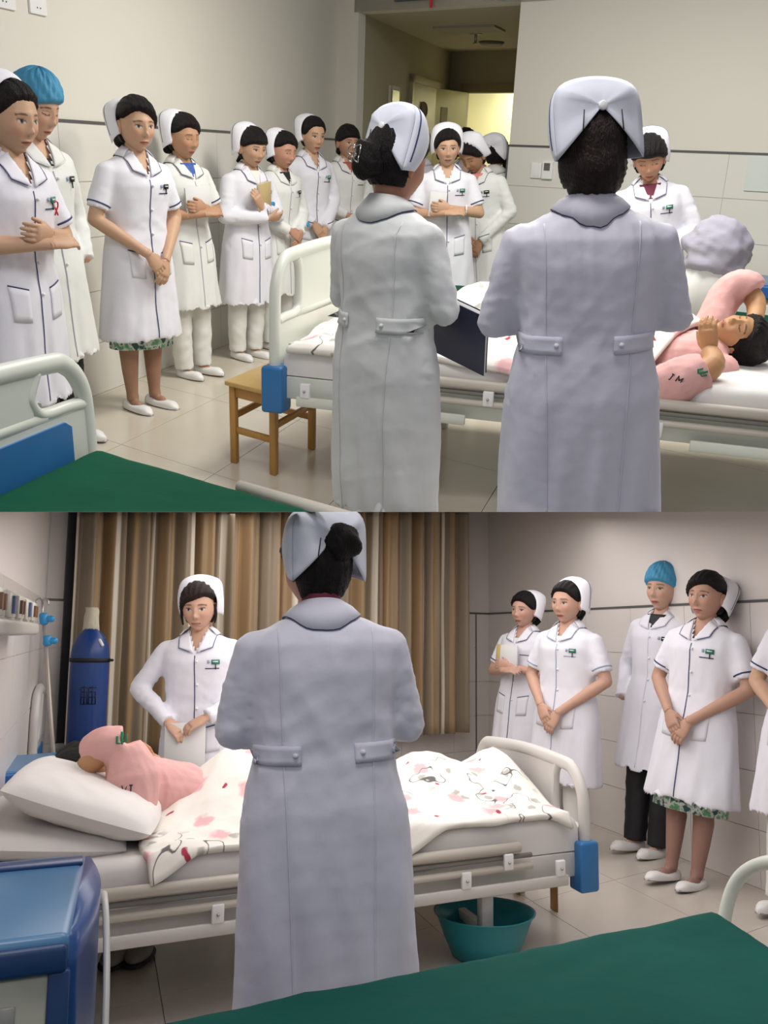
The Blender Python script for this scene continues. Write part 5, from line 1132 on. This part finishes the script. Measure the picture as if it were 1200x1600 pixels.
# headwall service panel on the left wall
nl = np.array([rB[1], -rB[0], 0])
hp = empty('headwall_panel', fL2(LL2-.6, 0, 1.4), 'long cream medical gas panel with sockets on the left wall, lower view', 'wall panel')
x1_ = min(np.linspace(LL2-3, LL2, 600), key=lambda x: abs((lambda c: 600+F*c[0]/-c[2])(B.R.T@(np.array(fL2(x, -.10, 1.42))-[0, 0, B.h]))-57))
bevel_box('housing', fL2, (x1_-2.4, -.10, 1.325), (x1_, -.0, 1.413), mat('panel_cream', (.52, .52, .46), rough=.4), hp, .006, 2)
bevel_box('lower_duct', fL2, (x1_-2.4, -.115, 1.288), (x1_+.01, -.0, 1.332), mat('duct_cream', (.50, .48, .44), rough=.4), hp, .012, 3)
for k in range(7):
    x_ = x1_-.10-k*.30
    sk = bevel_box('socket_plate', fL2, (x_-.20, -.110, 1.338), (x_, -.098, 1.405), mat('socket_cream', (.58, .57, .50), rough=.4), hp, .003, 1)
    if k % 2 == 0:
        for e in (-.055, 0.035): mesh('gas_outlet', *box8(fL2, (x_-.10+e-.018, -.118, 1.352), (x_-.10+e+.018, -.108, 1.392)), mat('outlet_brown', (.20, .10, .06), rough=.4), sk, smooth=False)
    else: mesh('gas_outlet', *box8(fL2, (x_-.13, -.118, 1.348), (x_-.07, -.108, 1.396)), mat('outlet_blue', (.12, .16, .30), rough=.4), sk, smooth=False)
# infusion stand
b0 = B.atz(84, 1330, 0); b0 = B.aty(78, 1300, 4.75)*[1, 1, 0]
iv = empty('infusion_stand', b0, 'slim metal infusion stand with blue clamps before the left wall', 'stand')
def ivp(x, y): return B.aty(x, y, b0[1])
p1, p0_ = ivp(68, 962), ivp(84, 1185); bot = p1+(p0_-p1)*((p1[2]-.02)/(p1[2]-p0_[2]))
V, Fc = tube([bot, p1], .010, 10); mesh('pole', V, Fc, mat('pole_grey', (.42, .38, .34), rough=.35, metal=.3), iv)
V, Fc = tube([ivp(67, 975), ivp(66, 937)], .006, 8); mesh('upper_pole', V, Fc, METAL, iv)
for pts in ([(66, 940), (62, 935), (57, 937), (57, 942)], [(66, 940), (70, 935), (75, 938), (76, 945)]):
    V, Fc = tube(smooth_path([ivp(*p) for p in pts], 4), .0045, 8); mesh('hook', V, Fc, METAL, iv)
for (xa, ya), (xb, yb) in (((68, 958), (69, 976)), ((74, 993), (74, 1009))):
    V, Fc = tube([ivp(xa, ya), ivp(xa, ya+2), ivp(xb, yb-2), ivp(xb, yb)], [.016, .022, .022, .014], 12); cl_ = mesh('clamp', V, Fc, BLUEBR, iv)
    V, Fc = capsule(ivp(xa+4, (ya+yb)/2), ivp(xb+11, (ya+yb)/2), .014, .018, 10); mesh('clamp_knob', V, Fc, BLUEBR, cl_)
for a in range(5):
    an = a*2*math.pi/5; V, Fc = tube([bot+[0, 0, .05], bot+np.array([.22*math.cos(an), .22*math.sin(an), .015])], .012, 8); mesh('foot', V, Fc, METAL, iv)
# oxygen cylinder
oc = B.aty(137, 1100, 5.62); ob = oc*[1, 1, 0]; ox = empty('oxygen_cylinder', ob, 'tall dark blue oxygen cylinder with a cream wrapped valve, before the curtain', 'gas cylinder')
k_ = 1/ (F/5.62); Ro = 29*5.62/F; zn = B.aty(140, 985, 5.62)[2]; zs = B.aty(140, 1008, 5.62)[2]; zt_ = B.aty(140, 949, 5.62)[2]
prof = [(0, Ro*.96), (.02, Ro), (zs-.06, Ro), (zs-.0, Ro*.93), ((zs+zn)/2+.01, Ro*.70), (zn, Ro*.44), (zn+.01, Ro*.38)]
V, Fc = loft([ell(ob[0], ob[1], z, r, r, 36) for z, r in prof]); mesh('cylinder_body', V, Fc, OXY, ox)
V, Fc = loft([ell(ob[0]+dx, ob[1], z, r, r*.9, 24) for z, r, dx in ((zn-.005, Ro*.44, 0), (zn+.03, Ro*.42, 0), (zn+.08, Ro*.36, -.003), (zt_-.02, Ro*.36, .002), (zt_, Ro*.30, -.006))]); V = np.array(V); V[:, :2] += (np.random.RandomState(1).rand(len(V), 2)-.5)*.008
mesh('valve_wrap', V, Fc, mat('cream_wrap', (.62, .58, .44), rough=.8, bump=.5, bscale=30), ox)
zb1 = B.aty(140, 1031, 5.62)[2]; V, Fc = tube([(ob[0], ob[1], zb1-.012), (ob[0], ob[1], zb1+.012)], Ro*1.04, 30); mesh('holding_strap', V, Fc, BLACK, ox)
V, Fc = capsule((ob[0]+Ro*.9, ob[1]-.02, zb1), (ob[0]+Ro*1.25, ob[1]-.02, zb1), .010, .008, 8); mesh('strap_catch', V, Fc, BLACK, ox)
mb = MB(); yq = ob[1]-Ro-.001; INK = mat('stencil_ink', (.004, .008, .035), rough=.6)
def stroke(a, b): mb.add(*tube([(ob[0]+a[0], ob[1]-math.sqrt(max(0, Ro*Ro-a[0]**2))-.0005, a[1]), (ob[0]+b[0], ob[1]-math.sqrt(max(0, Ro*Ro-b[0]**2))-.0005, b[1])], .0035, 6))
zq = B.aty(160, 1085, 5.62)[2]
for dx in (.012, .055):     # two stencilled characters
    for a, b in (((-.018, .045), (.018, .045)), ((-.018, .02), (.018, .02)), ((0, .055), (0, -.05)), ((-.018, -.01), (.018, -.01)), ((-.018, -.05), (.018, -.05)), ((-.018, .045), (-.018, -.05)), ((.016, .02), (.016, -.05))): stroke((dx+a[0], zq+a[1]), (dx+b[0], zq+b[1]))
mb.build('stencil_characters', INK, ox)
V, Fc = capsule((ob[0]+Ro*.62, ob[1]-Ro*.5, zs+.03), (ob[0]+Ro*.78, ob[1]-Ro*.55, zs+.002), .010, .010, 8); mesh('round_tag', V, Fc, WHITE, ox)
# ---------------------------------------------------------------- beds of the lower ward
OB = B.atz(914, 1350, .345); UB = XY(B.atz(150, 1450, .42)-B.atz(870, 1355, .42)); VB = rB
topB = float(B.aty(905, 1197, OB[1])[2])
WB = float(np.dot(B.onplane(748, 1200, OB, np.array([-rB[1], rB[0], 0]))-OB, rB)) if False else None
best = min(np.linspace(.5, 2.5, 400), key=lambda w_: abs((lambda c: 600+F*c[0]/-c[2])(B.R.T@(OB*[1, 1, 0]+VB*w_+[0, 0, .75]-[0, 0, B.h]))-748)); WB = float(best)
bedB = Bed(OB, UB, VB, WB, 2.45, SHEET, CREAMG, None, top=topB-.01, label='hospital bed with the patient under floral quilt, blue corner bumper, lower view', mz=.555)
def bodyB(u, v):
    c = WB*.5
    z = .555+.15*g2(u, v, .50, c+.10, .22, .34)+.17*g2(u, v, .14, c+.05, .13, .30)+.11*g2(u, v, 1.1, c, .5, .32)+.18*g2(u, v, 1.50, c+.02, .24, .30)
    z = z-np.clip(-.01-v, 0, .3)*1.9
    return z
quilt(bedB, .08, 1.86, -.03, WB+.02, 'floral_quilt', 'cream floral quilt heaped over the patient, pink and red blossoms, lower view', bodyB, 12, rag=.018)
pillow(bedB, 2.06, WB*.36, .70, (.56, .74, .16), .12, 'pillow', 'large white pillow propped at the head of the bed, lower view', tilt=.33, m=SHEET, seed=8)
pillow(bedB, 2.28, WB*.40, .60, (.70, .85, .13), -.05, 'pillow', 'lower white pillow under the propped one, lower view', tilt=.12, m=SHEET, seed=9)
def add_patient_B():
    q = lambda x, y, v: bedpt(B, bedB, x, y, v); U, Vd = bedB.U, bedB.V; c = WB*.42
    hc = q(140, 1203, c+.15); hm = basis([0, 0, 0], Vd*.6+UP*.65-U*.3, U*.95+UP*.2, hc, 1.1)
    sl = [([q(205, 1268, c-.15), q(208, 1215, c-.12), q(192, 1165, c-.10)], [.085, .108, .070]), ([q(192, 1163, c-.10), q(165, 1164, c-.08), q(143, 1172, c-.02)], [.078, .070, .062])]
    arms = [([q(170, 1168, c-.08), q(143, 1190, c-.06), q(126, 1212, c-.02)], [.05, .044, .036]), ([q(240, 1190, c+.3), q(190, 1215, c+.2), q(142, 1198, c-.02)], [.03, .04, .03])]
    hands = [(q(130, 1208, c-.03), unit(-UP*.1+U*.9), Vd, 1), (q(240, 1188, c+.3), unit(U*.8+UP*.3), -Vd, 1)]
    torso = [([q(200, 1240, c), q(225, 1235, c+.08), q(300, 1240, c+.1)], [(.12, .13), (.16, .14), (.16, .12)])]
    R0, sh = patient(B, bedB, 'patient in pink cactus print shirt, arm raised over the head, lower view', hc, hm, arms, torso, sl, hands, 43, [((.0, -.03, .02), (.10, .11, .125))])
    n = unit(-Vd+UP*.25)
    for ch, x, y in (('V', 194, 1234), ('I', 204, 1234)): letter(sh, ch, surf(sh, q(x, y, c-.2), n), -U, UP, n, .028)
    n2_ = unit(-Vd+UP*.5); cactus(sh, surf(sh, q(191, 1151, c-.2), n2_), -U, UP, .062, CACT)
    V, Fc = tube([q(137, 1196, c-.05), q(133, 1203, c-.04)], .042, 16, cap=False); mesh('wristband', V, Fc, WHITE, R0)
add_patient_B()
# far bed under a green sheet, and its headboard by the wall
pf = B.atz(300, 1186, .52); UF = -UB; OF2 = pf+UB*.75
OF2 = B.aty(52, 1150, 5.0)*[1, 1, 0]
bedF2 = Bed(OF2, -UB, rB, .66, 2.1, GREENB, CREAMG, BLUEP, top=.96, label='far bed with a green sheet and blue panelled headboard by the oxygen cylinder', mz=.52, rail=False)
# far blue cabinet
qk = B.atz(62, 1202, .74); fk = lambda x, y, z: tuple(qk*[1, 1, 0]+(-XY(dK))*x+rB*y+np.array([0, 0, z]))
kb = empty('bedside_cabinet', fk(.3, .3, 0), 'far blue topped cabinet behind the pillow at the left edge, lower view', 'cabinet')
sbox('top', (-.30, .0, .70), (.75, .55, .74), BLUECAB, kb, f=fk, bev=.01); sbox('rim', (-.30, -.01, .65), (.75, .05, .735), mat('cab_rim_blue'), kb, f=fk, bev=.01); sbox('body', (-.28, .01, 0), (.73, .53, .66), CABCREAM, kb, f=fk)
dr = sbox('drawer', (-.1, -.006, .46), (.70, .012, .62), GREY, kb, f=fk, bev=.004); sbox('drawer_handle', (.05, -.014, .50), (.40, -.004, .58), RAILD, dr, f=fk, bev=.003)
# near blue cabinet, lower left corner
c1, c2, c3 = B.atz(133, 1333, .76), B.atz(108, 1456, .76), B.atz(-60, 1350, .76)
e1 = XY(c3-c1); e2 = XY(c1-c2); ln2 = float(np.linalg.norm((c1-c2)[:2]))
fc_ = lambda x, y, z: tuple(c2*[1, 1, 0]+e1*x+e2*y+np.array([0, 0, z]))
nb = empty('bedside_cabinet', fc_(.3, .3, 0), 'near blue bedside cabinet with cream front and hook handle, lower left corner', 'cabinet')
bevel_box('top', fc_, (-.005, -.01, .70), (.9, ln2, .76), BLUECAB, nb, .018, 4)
V_, F_ = [], []
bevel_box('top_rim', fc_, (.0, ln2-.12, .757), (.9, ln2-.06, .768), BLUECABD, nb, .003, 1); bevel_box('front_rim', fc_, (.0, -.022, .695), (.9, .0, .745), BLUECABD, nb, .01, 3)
rows = []
for z, bul in ((.0, .0), (.35, .0), (.55, .0), (.62, .0), (.70, .0), (.752, .0)):
    rows.append([fc_(-.012-.035*math.sin(math.pi*min(1, max(0, t))), t*ln2, z) for t in np.linspace(0, 1, 14)]+[fc_(.03, ln2, z), fc_(.03, 0, z)])
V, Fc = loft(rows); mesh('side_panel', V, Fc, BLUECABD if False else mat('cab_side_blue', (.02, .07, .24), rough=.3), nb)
P_ = [fc_(-.050-.02*math.sin(math.pi*t), t*ln2*1.0, .66-.75*(1-t)**1.6) for t in np.linspace(.05, 1.0, 14)]; V, Fc = tube(P_, .008, 8); mesh('side_trim', V, Fc, CREAMG, nb)
bevel_box('front_panel', fc_, (.03, -.010, .02), (.88, .02, .695), CABCREAM, nb, .004, 1)
bevel_box('corner_post', fc_, (-.006, -.016, .02), (.032, .03, .70), BLUECABD, nb, .006, 2)
V, Fc = tube(smooth_path([fc_(.17, -.012, .56), fc_(.17, -.045, .565), fc_(.18, -.05, .605), fc_(.22, -.05, .62), fc_(.34, -.05, .62)], 5), .012, 10); mesh('handle', V, Fc, BLUECABD, nb)
lk = bevel_box('latch_plate', fc_, (.083, -.018, .575), (.115, -.008, .650), mat('latch_grey', (.30, .30, .28), rough=.4), nb, .003, 1); bevel_box('latch', fc_, (.080, -.030, .535), (.118, -.012, .585), mat('latch_blue', (.02, .08, .22), rough=.4), nb, .004, 1)
V, Fc = tube([fc_(.24, .36, .775), fc_(.24, .36, .795)], [.028, .024], 20); 
tag(mesh('tape_roll', *tube([fc_(.245, .36, .770), fc_(.245, .36, .80)], .032, 22), PAPER), 'small round white tape roll on the near blue cabinet top', 'tape roll')
# near green bed, lower right
OG2 = B.atz(1132, 1412, .52); UG2 = XY(B.atz(190, 1598, .52)-OG2); VG2 = XY(B.atz(1200, 1455, .52)-OG2)
bedH = Bed(OG2, UG2, VG2, 1.15, 2.2, GREENB, CREAMG, None, top=.5, label='near bed with a plain teal green sheet, bottom right of the lower view', mz=.52, rail=False, foot=False)
p_ = bedH.f
V, Fc = tube(smooth_path([p_(.02, -.035, .30), p_(-.03, -.03, .50), p_(-.07, .02, .60), p_(-.11, .16, .665), p_(-.13, .36, .68), p_(-.13, .8, .68), p_(-.08, 1.1, .5)], 6), .020, 14); mesh('end_hoop', V, Fc, CREAM, bedH.root)
# basin and stool under the patient's bed
bc = B.atz(757, 1425, .17); Rb = 74*bc[1]/F
bs = empty('plastic_basin', bc*[1, 1, 0], 'round teal plastic basin on the floor under the bed, lower view', 'basin')
pr = [(.0, Rb*.62), (.005, Rb*.66), (.08, Rb*.82), (.165, Rb*.97), (.17, Rb*1.02), (.176, Rb*1.03), (.172, Rb*.97), (.12, Rb*.86), (.03, Rb*.66), (.012, Rb*.6)]
V, Fc = loft([ell(bc[0], bc[1], z, r, r, 40) for z, r in pr]); mesh('bowl', V, Fc, TEAL, bs)
s0_ = B.atz(866, 1424, 0); s1_ = B.atz(808, 1398, 0); s2_ = s0_+rB*.30
stool((s1_, s0_, s0_+rB*.36), .34, 'wooden stool mostly hidden under the foot of the bed, lower view')
# sandals under the bed
for k, (x, y) in enumerate(((180, 1505), (218, 1500))):
    c = B.atz(x, y, 0); V, Fc = blob((c[0], c[1], .022), (.052, .13, .022), 24, 10)
    o = empty('slipper', c, 'grey slipper with dark sole under the patient bed, %s of the pair' % ('left' if k == 0 else 'right'), 'slipper', 'slippers under the patient bed')
    mesh('sole', *blob((c[0], c[1], .015), (.058, .14, .015), 24, 8), BLACK, o); mesh('upper', *blob((c[0], c[1]-.01, .035), (.050, .12, .030), 24, 10), mat('slipper_grey', (.28, .25, .22), rough=.8, noise=.3, nscale=30), o)
# people of the lower ward
R, m, b = person(B, 'young nurse facing front with side fringe beside the curtain, booklet in hand', (310, 1400), (314, 906), -2, top=.03, pose='desk', sleeve='long', hem=.40, hair=dict(front=.044, sweep=-.024, thick=.013, pw=4, bun=((0, -.10, -.05), (.04, .03, .04)), locks=(([(.072, .02, .02), (.078, .018, -.03), (.072, .015, -.075)], .010, .004), ([(-.074, .0, .02), (-.08, -.0, -.03), (-.073, -.005, -.07)], .010, .004))), hairm=HAIRB, seed=51, cap_kw=dict(tilt=4, stripe=LILAC, width=1.05), legs=TROUSER, nod=7, spec=dict(mouth_open=True, skin=(.58, .35, .25)), wide=1.04)
held_book(R, (.03, .20, .77), (.20, .24, .012), 'white booklet held low by the nurse beside the curtain', PAPER, (.1, 0, 0), cat='booklet', name='booklet')
R, m, b = person(B, 'nurse with a low bun holding a grey and tan folder, farthest along the right wall', (803, 1282), (826, 925), -46, top=.015, pose='fold', hem=.40, hair=dict(front=.056, thick=.010, pw=2.6, bun=((0, -.105, -.050), (.045, .036, .045))), seed=52, cap_kw=dict(tilt=24, stripe=False), legs=TROUSER, nod=2, spec=dict(skin=(.57, .34, .26)), badge=False, shirt=(WSHIRT, 'low'))
fo = held_book(R, (.02, .175, 1.13), (.19, .19, .012), 'pale grey folder with tan spine held by the farthest nurse at the right wall', PAPER, (0, .05, 0))
bevel_box('tan_spine', lambda x, y, z: (x, y, z), (.060, -.009, -.096), (.097, .009, .096), KRAFT, fo, .001, 1, local=True)
person(B, 'nurse with striped cap and green badge, hands clasped low, behind the footboard', (876, 1334), (893, 905), -46, top=.03, pose='clasp_low', hem=.40, hair=dict(front=.060, thick=.008, pw=2.8, bun=((0, -.10, -.05), (.042, .03, .045))), seed=53, cap_kw=dict(tilt=14, width=1.04), legs=TROUSER, nod=3, spec=dict(face=1.04, skin=(.57, .34, .25)), wide=1.05, shirt=(WSHIRT, 'low'), piping=LILAC)
person(B, 'nurse in teal bouffant cap, black top and trousers under a long coat', (1008, 1334), (1045, 881), -54, top=.03, pose='pocket', sleeve='long', hem=.44, coat=COAT, piping=COAT, cap='bouffant', hair=dict(H_PULL), seed=54, shirt=(BLACK, 'v'), legs=BLACK, shoe_style='bow', head_turn=-4, spec=dict(skin=(.58, .36, .26), face=1.02), badge=BLACK, pocket=False, nod=2)
person(B, 'nurse with floral skirt hem, low dark bun and crossed hands, bare legs', (1066, 1382), (1113, 897), -52, top=.0, pose='clasp_low', hem=.41, hair=dict(front=.050, sweep=-.018, thick=.015, pw=2.8, bun=((0, -.118, -.055), (.042, .044, .052))), seed=55, cap_kw=dict(tilt=36, shift=(0, -.008, -.004)), skirt=True, shoe_style='flat', spec=dict(stocking=(.34, .19, .15), face=1.05, skin=(.50, .29, .21)), wide=1.06, shirt=None, flare=1.06)
person(B, 'nurse cut off by the right edge, only an elbow, hem and shoe in view', (1244, 1432), (1276, 884), -48, top=.0, pose='clasp', hem=.42, hair=dict(H_SIDE), seed=56, legs=TROUSER, shirt=None)
bA = B.aty(520, 1500, 2.62)*[1, 1, 0]
person(B, 'nurse seen from behind in the centre with maroon collar, cap and upswept bun, lower view', (520, 1500), (500, 803), -168, base=bA, top=.03, pose='behind' if False else 'read', sleeve='long', hem=.30, coat=COATB, hair=dict(front=.06, thick=.012, nape=-.085, bun=((.02, -.090, .055), (.050, .045, .048))), seed=57, back_detail=True, cap_kw=dict(tilt=10, backm=CAPB, stripe=False, shift=(0, .006, .008), width=1.1), nod=4, head_turn=-24, legs=TROUSER, wide=1.13, elb=.83, voxel=.0088, shirt=(MAROON, 'v'), flare=.95, spec=dict(skin=(.46, .24, .16)))
# ---------------------------------------------------------------- partition and cut
def cut_room(room, M, sign):
    """keep only what lies on this room's side of the partition plane (through the camera, parallel to its x axis)"""
    dead = []
    inv = M_cam.inverted()
    def walk(o, pm):
        mw = pm@o.matrix_basis; 
        for c in list(o.children): walk(c, mw)
        if o.type != 'MESH': return
        me = o.data; n = len(me.vertices)
        if n == 0: return
        A = np.array(inv@mw); co = np.empty(n*3); me.vertices.foreach_get('co', co); co = co.reshape(-1, 3)
        yv = (co@A[:3, :3].T+A[:3, 3])[:, 1]*sign
        if yv.min() > 0: return
        if yv.max() <= 0.0005: dead.append(o); return
        if me.users > 1: o.data = me = me.copy()
        bm = bmesh.new(); bm.from_mesh(me); im = (inv@mw).inverted()
        p = im@Vector((0, sign*.0003, -3)); nn = ((inv@mw).to_3x3().transposed()@Vector((0, sign, 0))).normalized()
        r = bmesh.ops.bisect_plane(bm, geom=bm.verts[:]+bm.edges[:]+bm.faces[:], plane_co=p, plane_no=nn, clear_inner=True, dist=1e-6)
        bm.to_mesh(me); bm.free()
        if len(me.polygons) == 0: dead.append(o)
    for r in room.roots: walk(r, M)
    for o in dead:
        for c in list(o.children):
            if c not in dead: c.matrix_basis = o.matrix_basis@c.matrix_basis; c.parent = o.parent
    for r in list(room.roots):
        if r in dead: room.roots.remove(r)
    for o in dead: bpy.data.objects.remove(o)
    for r in room.roots:
        if r.type == 'EMPTY' and not r.children: continue
        r.matrix_basis = M@r.matrix_basis
cut_room(T, Matrix(), 1); cut_room(B, M_B, -1)
for o in [o for o in list(bpy.data.objects) if o.type == 'EMPTY' and not o.children]: bpy.data.objects.remove(o)
CUR = T
V = [M_cam@Vector(p) for p in ((-5, 0, -2.7), (5, 0, -2.7), (5, 0, -14), (-5, 0, -14))]
pt = mesh('light_divider', [v[:] for v in V], [(0, 1, 2, 3)], mat('light_divider_board', (.42, .41, .38), rough=.9), smooth=False); pt['kind'] = 'structure'  # added unseen sheet, keeps the lamps of each ward out of the other
bpy.context.view_layer.update()
